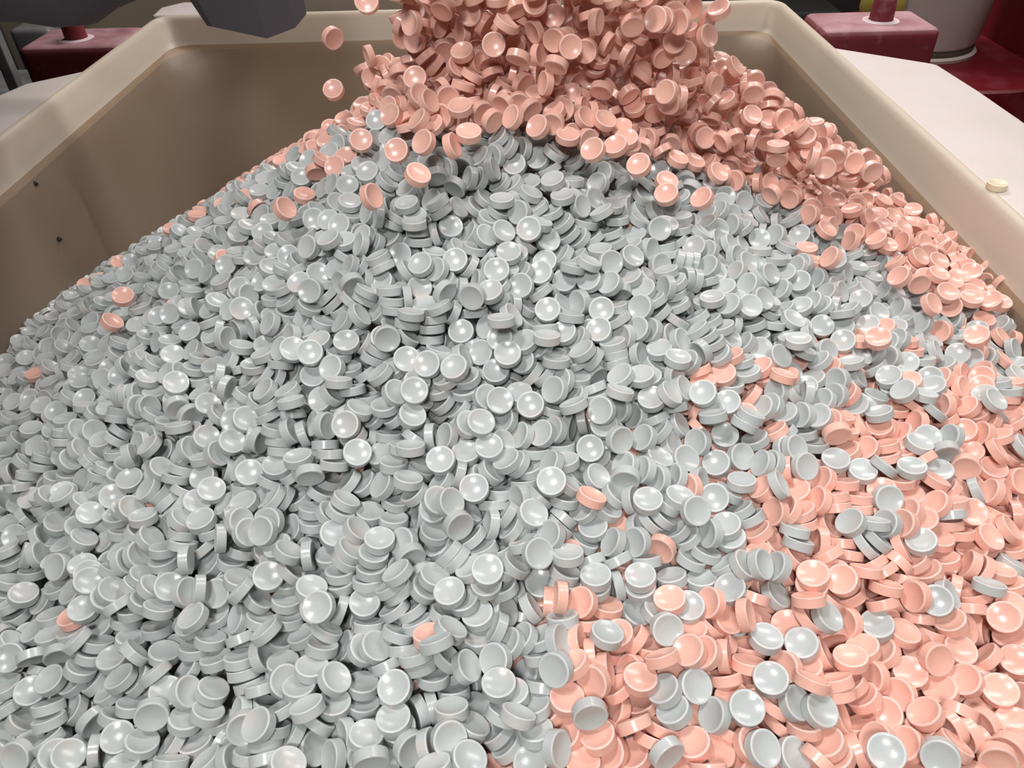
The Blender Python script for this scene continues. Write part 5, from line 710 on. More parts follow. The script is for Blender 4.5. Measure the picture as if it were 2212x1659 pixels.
PEACH_REST = [
-1823,2770,-1681,2265,179,2768,-1578,2327,2,2604,-1559,2329,41,1989,-1547,2015,104,1761,-1552,1873,176,2649,-1372,2267,43,2888,-1400,1132,102,2622,-1287,2467,10,2555,-1271,2337,9,2858,-1330,1326,83,2737,-1252,2251,35,2728,-1234,3091,
32,2726,-1215,3027,1,1898,-1236,2657,9,2410,-1161,2137,5,2806,-1227,2450,1,2585,-1171,1630,25,2714,-1193,2480,5,2532,-1152,2915,35,2544,-1130,998,24,1250,-1398,1417,14,2322,-1093,2202,29,1980,-1126,2781,4,2720,-1128,1365,
6,2590,-1098,2378,2,2560,-1089,1328,3,2642,-1109,2640,39,2187,-1069,1195,2,2840,-1137,2384,12,2493,-1046,1883,3,2565,-1060,96,54,2459,-1002,1559,9,2678,-1045,2327,31,2414,-981,1559,9,692,-1538,1570,3,2583,-1006,3286,
7,2507,-981,1922,6,2464,-969,2514,7,2549,-988,1257,8,2346,-949,1629,14,2395,-946,2543,15,2311,-934,2714,6,2537,-955,2388,1,2484,-951,1196,3,2257,-936,1749,14,2366,-927,1006,20,2334,-919,3284,6,2277,-903,2137,
2,2517,-936,2093,12,2146,-901,2723,11,2463,-898,1880,3,997,-1414,1242,0,2380,-916,2380,20,2597,-919,1554,11,2564,-910,2193,22,2161,-897,2070,1,2520,-878,2058,6,2344,-887,2775,2,2465,-856,2010,1,2559,-890,2969,
5,2299,-854,2464,10,2359,-841,1498,35,2320,-818,2203,25,2342,-797,2463,10,2265,-815,2395,3,1266,-1295,990,12,2283,-792,2784,152,786,-1369,2281,5,2246,-749,2262,16,2331,-715,3164,47,2277,-710,1370,12,2226,-742,2389,
8,2171,-762,1494,47,2205,-745,2520,1,2263,-727,923,8,928,-1346,2267,17,642,-1449,1820,15,700,-1430,2453,2,634,-1412,2028,9,2254,-734,1778,8,2358,-713,2504,9,839,-1422,1451,16,2312,-725,2021,49,918,-1403,1390,
1,962,-1370,1698,5,714,-1371,1251,29,1016,-1336,801,17,1013,-1285,2084,24,2121,-818,1371,3,720,-1367,2472,2,876,-1376,2289,6,1121,-1338,2979,1,801,-1330,3679,0,879,-1341,2030,5,1032,-1369,1180,11,1074,-1358,2161,
1,2186,-817,3094,2,681,-1408,1301,3,1110,-1313,2464,9,832,-1371,2473,12,1347,-1219,3427,9,830,-1409,1254,0,2380,-797,2182,7,2238,-865,3999,17,1084,-1300,1761,6,621,-1422,1837,7,689,-1429,1836,1,1031,-1344,2083,
11,980,-1349,2835,12,1135,-1336,2852,3,1249,-1266,609,9,829,-1357,1963,1,1154,-1300,2386,2,2165,-869,2422,12,875,-1391,2777,1,621,-1401,2150,1,1186,-1322,2844,6,1284,-1283,1615,8,773,-1360,1569,5,1335,-1260,2517,
16,1205,-1293,1392,9,711,-1387,2712,2,603,-1370,2100,1,1910,-1027,3739,10,1063,-1354,3426,2,1117,-1324,2582,1,986,-1372,1898,25,810,-1374,3290,1,744,-1432,2769,18,882,-1369,2855,1,683,-1391,2537,9,642,-1417,994,
1,730,-1366,1637,11,841,-1384,1127,5,1413,-1228,2451,3,1032,-1357,1508,4,1300,-1269,1759,5,1134,-1298,2015,1,1266,-1304,938,9,647,-1437,1798,4,1133,-1325,1375,0,1338,-1248,2918,1,768,-1382,1768,2,1217,-1310,2273,
2,1393,-1236,1004,5,714,-1418,3030,1,2279,-937,1068,2,1471,-1175,1641,5,1429,-1183,1762,6,976,-1345,1319,0,1049,-1341,924,1,2421,-945,2926,2,886,-1341,3101,2,1355,-1287,1570,0,1449,-1213,1898,9,737,-1468,1800,
1,923,-1329,2477,3,677,-1458,2409,0,1393,-1258,1522,1,1092,-1355,2669,1,874,-1436,2485,9,894,-1381,2331,2,1202,-1333,2340,0,1242,-1299,2077,0,1298,-1275,1878,1,633,-1424,1633,2,1025,-1397,1167,9,1016,-1311,1574,
6,947,-1377,2537,3,1353,-1278,3156,0,1403,-1285,1192,1,980,-1346,2706,5,1164,-1332,2381,18,1509,-1164,1572,1,868,-1418,2587,0,1242,-1317,1130,8,913,-1409,2603,0,1362,-1231,1624,1,980,-1381,1429,5,1050,-1326,2783,
0,1094,-1353,1368,3,1388,-1270,3095,3,988,-1330,3165,6,926,-1371,1056,4,2303,-996,1571,7,1173,-1282,994,4,1334,-1288,2267,6,1160,-1332,2106,2,1127,-1360,2086,2,982,-1367,485,3,1400,-1283,3227,4,940,-1316,1628,
3,1479,-1281,2795,3,1486,-1248,2726,9,830,-1435,2006,2,795,-1397,1773,3,1223,-1273,3290,2,756,-1449,3044,0,1085,-1368,1057,9,1359,-1323,2899,1,1487,-1214,1378,1,2380,-1019,1185,2,638,-1477,1993,0,1108,-1327,1771,
3,927,-1346,2790,0,1006,-1351,2471,2,1410,-1271,1441,9,853,-1452,2264,11,764,-1486,1510,1,972,-1325,2009,1,2343,-1034,1198,1,1070,-1383,2468,1,1242,-1310,2714,17,1487,-1215,1571,16,921,-1402,2842,0,1009,-1355,2276,
0,1429,-1263,2273,7,1061,-1334,2159,7,1171,-1357,1669,1,1136,-1305,1967,0,1271,-1333,1115,1,800,-1440,2262,2,1161,-1300,1902,5,629,-1445,1704,13,1575,-1239,1879,6,974,-1381,2841,4,2302,-1075,2268,2,935,-1427,1238,
7,757,-1455,666,0,1384,-1283,2585,1,694,-1416,1317,0,1078,-1392,2848,0,1208,-1357,3557,7,908,-1400,2448,0,1083,-1348,2449,0,1273,-1338,1059,0,1354,-1249,988,1,1018,-1351,1517,4,995,-1423,2056,4,1150,-1325,2093,
0,2412,-1095,1517,2,993,-1346,1518,2,2347,-1091,1698,3,1600,-1259,2530,1,852,-1431,3034,9,953,-1428,2668,7,951,-1376,2971,0,1673,-1255,1170,1,1386,-1262,2340,2,1328,-1339,2274,0,2310,-1109,1262,2,1353,-1277,2341,
9,1201,-1344,2584,0,2402,-1103,1641,3,1534,-1230,1120,3,1070,-1365,2780,3,645,-1466,2125,0,800,-1452,1434,0,1152,-1352,1586,6,611,-1442,1042,1,992,-1377,2351,3,2603,-1141,2067,1,1447,-1243,1058,7,1189,-1312,1501,
12,889,-1414,2474,0,1289,-1344,2989,0,1729,-1245,2718,1,1375,-1286,3167,1,671,-1431,600,1,1660,-1264,2116,2,2560,-1136,2267,15,793,-1456,1692,0,1709,-1289,2583,2,897,-1449,1242,1,1595,-1252,1957,4,2482,-1144,1578,
4,1941,-1157,2402,7,1291,-1309,1771,2,2034,-1168,2015,1,999,-1391,1509,1,2746,-1191,3046,4,736,-1448,1891,4,1079,-1396,1774,0,1439,-1329,1867,6,1286,-1373,2518,2,2690,-1190,2776,1,1588,-1301,1106,0,2555,-1166,2664,
1,1197,-1334,2076,1,2491,-1163,543,1,653,-1413,980,1,1528,-1324,2579,1,792,-1431,2212,5,1037,-1423,2227,4,895,-1411,2583,4,1398,-1317,988,0,2602,-1176,794,2,1654,-1234,2087,7,1303,-1356,2849,1,980,-1396,3221,
2,1323,-1321,1700,1,1248,-1344,1195,4,1705,-1265,1497,4,2884,-1246,601,7,1597,-1320,2712,5,1382,-1319,1188,0,2621,-1196,2596,1,1218,-1352,1897,3,1002,-1432,1492,1,1274,-1304,1519,0,1445,-1348,1448,3,1556,-1328,2645,
4,1111,-1419,2007,1,2492,-1182,473,1,1055,-1427,941,2,1465,-1313,2150,5,753,-1433,673,0,1314,-1349,670,1,1524,-1309,1951,0,2565,-1207,2775,4,1629,-1323,1424,1,827,-1479,1438,5,1162,-1327,1899,1,879,-1494,1427,
2,2675,-1222,3237,1,2458,-1193,3155,5,802,-1453,2329,0,958,-1416,1897,9,2512,-1208,1460,2,1216,-1349,1257,3,2412,-1195,1892,3,1025,-1439,1432,3,1443,-1356,2592,1,941,-1458,2977,1,1467,-1305,2725,2,1142,-1402,1432,
0,2563,-1210,937,5,1535,-1280,1375,0,1730,-1248,1248,0,2617,-1222,1166,12,2490,-1209,2228,5,1462,-1339,2277,2,2533,-1210,3684,2,2438,-1202,3114,2,1241,-1377,2262,8,1509,-1312,2652,4,994,-1405,1705,8,1107,-1413,1702,
2,1683,-1262,1960,4,1155,-1383,2339,1,1654,-1271,2089,1,2563,-1226,1229,5,1069,-1436,2528,12,1436,-1331,1515,18,1277,-1369,2911,5,2199,-1243,871,4,1504,-1301,2852,2,1189,-1396,2535,1,2349,-1249,2901,3,1564,-1296,994,
10,1044,-1441,2332,14,1232,-1371,2839,11,1218,-1419,1813,3,1570,-1317,2649,14,1459,-1327,1442,2,2664,-1280,917,3,1108,-1458,2471,0,1136,-1420,1692,2,1747,-1327,2007,12,1388,-1386,2335,4,1303,-1382,2654,4,1441,-1338,995,
2,1340,-1360,2786,4,1610,-1321,2710,10,1233,-1422,2455,1,1409,-1351,1510,2,1542,-1309,1431,17,1575,-1305,1304,2,1300,-1391,539,0,1727,-1327,1767,2,2608,-1293,1681,1,1400,-1367,1896,10,1374,-1392,2786,3,2555,-1295,796,
2,1609,-1312,1058,14,1440,-1348,1451,8,1981,-1306,1458,6,1702,-1322,991,3,1429,-1391,2210,0,2659,-1322,1182,3,2737,-1351,2709,2,2539,-1305,3360,1,1532,-1344,2092,1,1492,-1367,1442,0,1632,-1336,2785,19,2604,-1318,1687,
2,2772,-1354,3054,4,1472,-1406,1749,3,1860,-1344,3221,12,1456,-1378,2646,1,1589,-1338,1896,3,2336,-1309,1648,6,1785,-1366,1612,1,1545,-1377,1192,20,1698,-1341,2847,14,2818,-1382,1577,16,1880,-1334,2011,2,1939,-1371,1810,
1,2446,-1311,1947,4,2601,-1340,1869,3,2746,-1372,2233,6,2553,-1338,921,3,1805,-1344,2715,20,2973,-1436,1131,2,1969,-1335,2720,0,2444,-1324,1310,3,2383,-1314,1499,2,2847,-1407,1840,2,2177,-1309,1879,3,2126,-1303,1182,
1,2883,-1421,1651,6,2268,-1311,1569,1,2325,-1319,1565,1,2064,-1332,2136,2,2390,-1333,1818,0,2506,-1347,2135,1,1814,-1364,740,
]
PEACH_FAINT = [
-1931,1301,-1794,2594,57,1579,-1745,537,318,1354,-1612,3490,200,2690,-1424,2453,165,2995,-1386,1234,44,2809,-1318,1882,3,2764,-1297,1635,7,3013,-1363,2714,44,2661,-1252,1894,55,2678,-1230,1556,32,2364,-1203,1302,24,2917,-1252,3233,
22,2774,-1201,1301,71,2789,-1171,2580,54,2685,-1119,1935,23,2609,-1092,3243,21,2702,-1101,3041,16,592,-1565,2063,1,2805,-1114,2663,8,2589,-1055,664,54,2636,-1034,2908,10,2829,-1094,3223,9,2609,-1025,2645,13,2669,-1034,3366,
20,2844,-1071,1111,52,2428,-943,2541,7,2857,-1051,2612,25,2462,-939,1301,1,2647,-963,2141,63,2511,-917,2843,22,2414,-891,2170,6,2385,-884,1609,4,2613,-904,2421,44,2505,-859,2603,17,443,-1513,3053,60,2313,-781,2718,
5,393,-1461,1882,6,2253,-790,2713,11,1591,-1142,2651,50,2194,-775,2905,30,2131,-796,1294,46,2205,-759,2897,23,2311,-762,2726,50,2120,-774,2314,3,615,-1373,1962,28,546,-1440,1443,21,2143,-769,3052,14,2334,-751,2074,
5,549,-1439,995,17,586,-1452,1620,8,525,-1419,3221,7,2221,-762,1880,11,585,-1404,3485,1,2141,-786,1811,8,562,-1464,1328,21,866,-1392,2398,11,563,-1404,1553,5,858,-1374,2334,4,500,-1436,2730,4,576,-1433,1231,
4,548,-1486,1114,17,807,-1395,1897,3,590,-1399,1231,23,538,-1426,1180,7,565,-1465,1806,6,630,-1472,2538,1,612,-1417,1452,30,537,-1446,2977,8,566,-1415,1827,2,628,-1447,3220,10,600,-1489,2343,3,2417,-789,2478,
5,982,-1342,1250,5,962,-1394,1870,4,608,-1453,1520,3,715,-1446,1830,1,537,-1500,3233,11,2238,-809,2782,11,663,-1464,3416,1,583,-1461,2576,2,894,-1380,2149,3,2173,-843,3168,14,565,-1418,1122,34,655,-1447,1800,
18,575,-1412,1577,12,2377,-855,1524,1,788,-1394,1623,3,727,-1399,1394,7,1052,-1340,1619,1,547,-1421,1377,3,498,-1425,1524,8,410,-1445,2455,8,598,-1430,1049,35,763,-1405,1261,1,542,-1416,866,1,1295,-1291,3158,
15,589,-1411,1109,3,511,-1456,1103,1,823,-1437,1635,3,1358,-1252,2899,6,621,-1463,2648,4,776,-1453,2705,1,1148,-1315,486,3,550,-1452,2591,12,2336,-906,1737,4,728,-1393,1834,6,546,-1435,2846,3,782,-1413,2139,
2,592,-1467,2314,6,2391,-924,2839,9,1509,-1200,3224,2,2201,-989,2449,2,658,-1479,1690,7,573,-1496,998,18,586,-1428,2042,16,614,-1464,2452,16,1438,-1245,1956,11,563,-1481,1047,5,1521,-1218,2030,4,570,-1423,927,
6,2273,-978,1551,1,2528,-990,3223,7,618,-1449,923,2,533,-1431,1579,2,1104,-1337,1119,18,1487,-1269,2578,8,589,-1435,676,0,667,-1442,2082,9,787,-1415,2797,1,726,-1407,3100,5,1198,-1314,1875,3,541,-1438,1250,
4,1304,-1311,2470,11,601,-1433,419,3,1262,-1309,1265,30,544,-1450,1930,3,574,-1458,2130,9,602,-1429,2282,6,490,-1492,1690,4,921,-1405,2831,17,1294,-1314,1910,4,655,-1447,2538,2,707,-1468,1560,3,550,-1490,3487,
6,586,-1442,3286,3,858,-1416,1639,0,2262,-1042,2674,21,1333,-1338,1703,3,461,-1479,2902,11,2360,-1057,2331,6,584,-1481,2582,8,832,-1473,1570,3,570,-1449,2701,30,1149,-1373,2644,1,540,-1446,2661,5,1560,-1296,1246,
1,641,-1473,2973,2,596,-1440,3425,16,1627,-1237,2716,13,573,-1494,3038,6,1546,-1265,2199,1,1017,-1427,1743,1,1401,-1352,3028,14,573,-1456,1796,1,1254,-1326,2658,9,2378,-1123,2531,6,1103,-1379,1547,15,843,-1433,2022,
2,1381,-1341,2897,5,547,-1508,2211,5,1216,-1345,2649,3,1479,-1297,2453,4,567,-1455,2959,2,1053,-1417,1648,3,621,-1454,1947,8,532,-1464,2308,10,849,-1446,1125,4,1687,-1257,2064,3,1380,-1376,2198,2,565,-1478,2829,
2,2807,-1214,2793,9,628,-1489,3102,8,836,-1471,2349,2,1482,-1321,2850,2,1648,-1298,3051,8,587,-1455,2672,4,2470,-1181,1302,0,2664,-1191,2381,3,2545,-1197,1049,1,623,-1457,2855,12,586,-1500,1303,1,540,-1468,2802,
14,678,-1438,2666,3,630,-1446,2595,12,2368,-1223,2420,1,1268,-1383,1949,7,586,-1457,3090,15,625,-1479,1367,6,742,-1479,1306,2,534,-1470,1807,1,1596,-1310,2453,7,752,-1437,2220,1,654,-1450,2288,5,563,-1480,1302,
3,645,-1503,2298,2,703,-1449,1308,5,1296,-1373,2717,1,834,-1449,3165,10,910,-1425,1303,0,954,-1434,1043,7,852,-1423,3032,3,584,-1460,920,7,996,-1437,1376,1,724,-1459,803,0,768,-1441,2671,3,1378,-1345,1740,
2,984,-1462,1382,4,644,-1461,3047,5,2725,-1286,1132,6,802,-1466,1432,1,804,-1435,1623,2,588,-1476,3739,5,887,-1479,1489,3,923,-1429,2834,2,735,-1449,3480,3,689,-1463,1644,2,981,-1421,3808,1,857,-1440,926,
2,606,-1513,1746,1,696,-1508,2222,5,1490,-1343,2201,2,645,-1510,2002,8,1505,-1372,1437,14,821,-1460,2291,1,572,-1467,2549,0,771,-1444,2842,3,904,-1435,916,3,853,-1434,1176,2,979,-1422,1507,3,714,-1456,2535,
1,725,-1497,2526,3,661,-1461,1264,0,925,-1460,725,7,536,-1488,1741,2,858,-1475,2923,4,1036,-1404,2355,3,623,-1479,1103,8,991,-1460,2839,0,2223,-1260,1706,4,2165,-1271,2547,1,886,-1447,3292,0,1087,-1490,2861,
3,576,-1471,2734,3,1077,-1415,1241,1,2267,-1263,1970,1,940,-1430,1258,1,865,-1523,2324,2,792,-1454,2063,1,835,-1494,1326,1,647,-1476,601,6,707,-1467,1247,2,980,-1428,2738,4,2714,-1311,1114,1,1029,-1430,1643,
2,1783,-1333,2000,1,739,-1487,1814,2,1182,-1404,2022,1,1171,-1446,1300,9,908,-1495,1322,2,1100,-1441,2398,4,948,-1444,1069,2,1099,-1405,1247,1,903,-1433,2485,0,1034,-1487,2768,2,696,-1494,2125,2,838,-1447,2205,
1,654,-1472,2344,2,754,-1457,2213,1,814,-1481,2725,6,875,-1498,1571,5,645,-1501,1954,5,1234,-1397,1819,2,1005,-1474,2413,0,1284,-1440,1893,2,1145,-1411,1550,0,1530,-1369,1964,2,2749,-1334,1006,1,924,-1449,1366,
3,1189,-1415,1573,5,1072,-1420,1249,5,816,-1458,3094,2,710,-1472,2477,1,943,-1472,2131,0,1314,-1400,1867,1,882,-1449,2833,2,1042,-1467,3617,1,1270,-1409,2069,3,762,-1461,3296,2,1223,-1451,2571,2,687,-1517,2645,
12,1039,-1440,3557,5,1348,-1385,1295,1,2282,-1307,980,1,939,-1453,2389,4,1001,-1490,3101,0,1130,-1413,979,3,828,-1471,3239,2,1181,-1428,1060,0,2031,-1325,2866,1,2952,-1398,1424,2,1073,-1430,3050,1,2112,-1321,2259,
1,1249,-1454,1607,0,2178,-1307,2345,1,980,-1450,1744,7,884,-1456,2442,1,757,-1459,2093,11,2872,-1386,1980,1,1421,-1379,2640,1,1294,-1409,2536,1,2550,-1325,2133,2,1593,-1398,1622,2,847,-1454,1317,1,1030,-1439,1770,
0,1107,-1432,1179,2,1362,-1389,2412,2,1291,-1455,2970,1,811,-1492,3222,0,1201,-1428,2988,1,1336,-1411,2856,5,1494,-1384,2926,1,931,-1455,2786,5,1233,-1412,1360,1,1003,-1469,2254,2,1889,-1385,3034,6,1104,-1443,1370,
5,966,-1457,2735,2,1585,-1427,663,0,2553,-1343,1175,2,1150,-1428,2347,3,3169,-1478,2137,2,1389,-1415,1876,2,1247,-1430,920,1,2897,-1409,3226,7,1030,-1449,3306,1,1634,-1380,1633,6,1305,-1430,1940,0,1438,-1406,2424,
2,915,-1484,1591,0,1243,-1483,1383,2,1082,-1438,677,2,1853,-1383,3361,6,1551,-1394,2055,1,1460,-1391,2544,1,1510,-1397,2735,3,1361,-1418,3286,1,1102,-1483,1932,0,1583,-1391,1871,1,1256,-1419,1177,1,1367,-1463,2716,
1,1172,-1482,2580,1,983,-1451,1447,1,1178,-1434,2408,1,1419,-1434,1255,3,1700,-1386,1638,5,2214,-1317,1816,9,932,-1461,2352,1,1212,-1481,2317,2,1069,-1458,1387,2,1139,-1493,2453,3,1268,-1428,738,0,1535,-1420,419,
1,1284,-1498,2539,0,1997,-1379,2236,1,992,-1472,1183,0,1033,-1462,1904,0,1125,-1451,2161,0,1331,-1441,2540,0,1373,-1415,3228,0,1474,-1425,1946,0,1592,-1407,1745,0,1646,-1381,3289,0,2453,-1338,1440,2,2251,-1331,1443,
]
POUR_REST = [
-525,2758,-831,1576,79,2488,-790,1197,9,2677,-800,2992,2,2741,-807,1430,3,2408,-688,3305,9,2397,-772,671,5,2503,-746,2710,12,2814,-844,2772,14,2432,-752,3236,9,2352,-765,2160,15,2122,-472,1995,10,2476,-736,1635,
7,2164,-759,1427,4,2231,-746,2420,11,2365,-722,1879,1,2473,-657,2359,6,2286,-699,1835,7,2366,-568,1506,1,2175,-762,791,2,2259,-732,853,11,2420,-520,2767,3,2255,-564,1063,4,2106,-780,1453,2,2282,-505,2342,
8,2059,-775,1765,0,2289,-667,1897,2,2082,-434,3025,8,2372,-670,669,4,2302,-640,1571,3,2302,-543,2191,1,2519,-588,2291,5,2131,-723,2539,2,2214,-717,2401,5,2098,-732,2294,2,2274,-598,1901,1,2296,-707,1745,
2,2241,-556,2279,0,2345,-556,2414,0,2378,-619,3117,5,2394,-690,3619,4,2249,-647,1316,13,2515,-666,1644,6,2428,-575,1562,7,2242,-670,1056,8,2509,-568,2479,7,2226,-698,1563,0,2378,-625,1870,11,2148,-706,3051,
5,2049,-743,1296,21,2085,-770,1427,1,2338,-641,2671,3,2327,-575,2727,3,2055,-753,1422,5,2376,-582,2380,5,2295,-663,1906,4,2143,-464,3158,7,2309,-524,934,3,2122,-689,2468,6,2370,-647,2777,5,2338,-588,1045,
7,2073,-721,1769,0,2172,-714,2714,5,2176,-681,2723,9,2275,-666,1979,0,2337,-663,2638,8,2217,-491,1565,0,2237,-663,2963,2,2292,-511,1986,1,2071,-769,2516,10,2386,-646,2721,4,2436,-643,2859,1,2393,-536,1132,
1,2314,-576,1386,1,2312,-665,2386,2,2431,-585,2601,11,2215,-656,1903,12,2153,-729,807,7,2261,-668,2602,0,2295,-514,3093,2,2362,-631,1940,5,2218,-500,1949,3,2399,-556,1833,8,2203,-559,1384,2,2133,-739,1393,
0,2299,-667,2851,4,2199,-714,2720,4,2389,-670,2842,3,2525,-602,3028,5,2257,-577,2268,1,2325,-607,1771,5,2420,-625,1555,4,2186,-679,611,11,2084,-729,1917,9,2106,-768,1366,3,2385,-580,2671,5,2270,-564,2659,
0,2300,-692,1683,0,2352,-650,1590,19,2449,-606,2508,8,2199,-697,3740,2,2167,-464,1559,5,2122,-717,1945,16,2308,-579,2001,5,2272,-703,1712,1,2132,-756,1134,2,2312,-669,2165,22,2071,-750,1497,1,2157,-675,3158,
3,2351,-555,3098,1,2182,-730,1581,1,2476,-561,2644,4,2424,-560,3167,2,2274,-656,482,6,2335,-729,2197,7,2147,-763,3092,1,2103,-755,1679,8,2234,-605,1622,10,2292,-659,3301,2,2064,-811,2706,2,2329,-589,1310,
5,2208,-749,1811,9,2317,-708,2117,2,2388,-560,3098,4,2318,-515,3098,11,2160,-772,3352,0,2229,-477,1811,0,2541,-587,1111,4,2587,-606,2040,3,2286,-564,2836,2,2032,-814,2702,2,2313,-614,1649,3,2249,-767,2601,
8,2235,-547,1702,2,2285,-513,1588,6,2142,-780,474,6,2113,-832,610,1,2308,-692,2514,1,2218,-781,1652,2,2292,-743,1686,2,2256,-497,2316,2,2258,-690,2195,5,2306,-607,808,2,2192,-793,2830,1,2320,-536,790,
1,2252,-666,2197,10,2275,-607,2961,1,2126,-809,3422,16,2365,-551,1241,3,2181,-497,1439,2,2341,-720,2795,6,2306,-768,2985,3,2231,-813,1640,7,2345,-620,1934,7,2290,-649,1912,2,2249,-775,2791,2,2122,-818,1815,
3,2312,-826,2399,1,2569,-627,1994,3,2374,-734,2032,1,2432,-579,929,1,2113,-459,1805,2,2386,-548,918,1,2422,-759,3244,2,2263,-613,2391,4,2066,-845,2392,0,2209,-547,1505,1,2262,-831,1934,1,2281,-519,2674,
2,2472,-588,2992,2,2165,-835,1959,17,2223,-599,2716,0,2266,-775,2927,1,2377,-689,793,4,2438,-790,2601,6,2303,-535,2351,2,2333,-742,1656,3,2155,-865,737,1,2411,-720,3368,0,2591,-837,1672,2,2224,-506,1366,
1,2097,-866,2607,8,2243,-715,2787,4,2238,-851,2393,2,2394,-773,1745,3,2308,-651,2926,9,2260,-601,2091,1,2443,-702,2064,1,2176,-872,1170,5,2208,-758,2157,4,2163,-546,1297,6,2429,-784,1121,3,2268,-500,1000,
2,2305,-640,3113,3,2329,-785,1835,3,2422,-589,1265,1,2229,-874,1701,1,2268,-565,1781,5,2132,-892,1514,1,2360,-715,1579,3,2516,-811,1447,2,2196,-540,2182,3,2146,-758,2546,0,2456,-738,1797,3,2321,-561,3359,
8,2230,-566,915,0,2284,-764,2461,10,2452,-822,2720,2,2296,-521,922,0,2396,-728,2927,6,2349,-760,2006,4,2225,-910,2170,1,2173,-752,666,1,2395,-771,1886,1,2291,-866,805,1,2314,-731,347,2,2321,-582,1124,
3,2244,-800,2101,1,2552,-802,1708,6,2265,-933,2737,5,2291,-658,2358,6,2309,-612,1756,0,2417,-895,1938,17,2372,-944,413,6,2333,-783,2263,3,2308,-852,2087,8,2301,-757,1703,2,2426,-811,2119,3,2270,-939,3034,
15,2537,-813,2961,2,2369,-765,1236,0,2426,-921,1717,6,2265,-888,1587,2,2440,-876,1442,1,2398,-956,1607,0,2410,-681,920,2,2351,-598,1262,1,2317,-951,2676,1,2343,-693,3353,3,2470,-733,2525,1,2462,-924,2543,
1,2478,-788,3050,9,2397,-786,2322,2,2424,-711,1237,3,2491,-845,1128,7,2273,-808,1257,1,2201,-965,1058,7,2295,-862,2411,6,2267,-991,2583,4,2378,-785,2513,1,2382,-986,870,1,2431,-756,3105,2,2485,-887,2513,
11,2591,-897,2586,5,2585,-824,1306,2,2331,-913,1677,1,2181,-993,3431,1,2438,-872,1190,12,2615,-970,1906,3,2238,-1009,858,10,2368,-933,2766,1,2518,-922,1317,2,2248,-903,1712,4,2559,-800,2700,1,2571,-867,2636,
2,2326,-933,604,1,2398,-883,1001,5,2451,-787,2105,1,2413,-1013,1691,11,2610,-785,2329,5,2320,-1025,2673,2,2444,-853,2715,9,2368,-783,3418,2,2317,-877,2546,7,2367,-979,2771,6,2228,-903,875,6,2532,-810,1636,
1,2488,-894,551,11,2451,-931,1695,6,2410,-878,2485,2,2554,-881,2255,3,2465,-1051,2460,4,2618,-844,1840,7,2502,-845,2094,1,2242,-1047,3223,3,2393,-1055,2398,1,2657,-907,2637,14,2693,-1007,670,1,2422,-941,1900,
0,2794,-952,3428,3,2339,-900,867,2,2337,-848,2095,3,2514,-1035,1651,2,2697,-868,746,5,2326,-950,2418,4,2349,-823,2413,1,2386,-851,2191,6,2594,-848,2106,4,2269,-1066,2387,2,2247,-894,1513,10,2438,-854,1672,
8,2487,-1024,2261,8,2417,-1035,3036,3,2790,-909,2446,1,2444,-931,1752,20,2242,-876,1126,2,2469,-1061,552,3,2516,-1125,1131,0,2548,-1081,2733,2,2334,-943,3045,10,2392,-936,1190,1,2481,-897,2028,1,2280,-997,2974,
1,2156,-934,613,5,2255,-1099,1236,2,2332,-1109,1941,3,2336,-1041,1544,2,2557,-921,1562,2,2412,-1017,3226,5,2732,-932,2056,1,2225,-944,1369,15,2262,-1024,1448,0,2300,-888,1824,5,2396,-981,933,14,2361,-1063,2666,
5,2288,-1126,2473,3,2223,-1128,1487,6,2554,-946,3047,1,2332,-1127,2281,3,2460,-964,2610,10,2174,-1150,2791,0,2558,-1102,2128,4,2310,-967,920,6,2126,-1144,2771,4,2218,-973,2250,6,2402,-1074,2601,6,2291,-1050,2923,
5,2214,-1154,1424,15,2261,-983,1250,2,2286,-1143,2776,5,2443,-972,3494,2,2264,-1036,2899,9,2239,-1168,2644,31,2277,-995,3874,0,2323,-1155,2134,12,2232,-974,2504,1,2160,-1189,1367,11,2332,-1006,2910,0,2604,-1215,2138,
3,2587,-1029,1306,2,2476,-1200,2459,4,2266,-1050,1424,1,2186,-1013,2911,1,2378,-1198,1422,12,2270,-1210,1263,12,2576,-1221,1453,9,2611,-1082,2383,5,2499,-1061,981,3,2392,-1222,2423,12,2010,-1209,1320,1,2339,-1039,1112,
4,2202,-1203,918,1,2157,-1202,1908,0,2269,-1192,2710,7,2113,-1208,2201,2,1974,-1228,809,15,2134,-1244,1683,2,2568,-1247,3108,8,2228,-1201,2136,0,2443,-1238,1878,17,2484,-1244,2195,6,2032,-1234,2781,9,2335,-1217,1883,
10,1969,-1235,1754,1,2241,-1229,3745,0,2409,-1109,3237,20,2090,-1243,2258,11,2161,-1239,1451,7,2251,-1223,2457,20,1924,-1273,1876,5,2598,-1297,1430,2,2390,-1253,2520,15,2138,-1254,1424,8,1977,-1257,2264,4,2172,-1265,2419,
15,2107,-1273,1845,3,2228,-1265,2517,8,2428,-1277,3103,4,2583,-1291,2459,11,2024,-1273,2268,2,2185,-1285,2612,0,2348,-1279,2542,4,1956,-1288,1942,13,2084,-1289,3361,4,2303,-1286,2350,5,2382,-1288,2407,3,2255,-1278,1451,
8,2134,-1284,3294,13,2206,-1281,998,9,2612,-1307,2720,6,2027,-1314,2327,11,2893,-1389,1648,11,1923,-1302,2074,5,2561,-1320,1753,0,2941,-1406,1515,5,2705,-1350,1243,16,2010,-1330,3360,14,2476,-1323,3616,6,2844,-1397,3684,
5,2225,-1321,2641,2,2366,-1330,1251,0,2743,-1375,1808,8,2103,-1345,856,7,2283,-1333,2537,0,2463,-1342,809,4,2166,-1331,1389,9,2434,-1347,1331,1,2062,-1327,2503,1,2339,-1349,1581,5,2964,-1440,1516,8,2110,-1333,476,
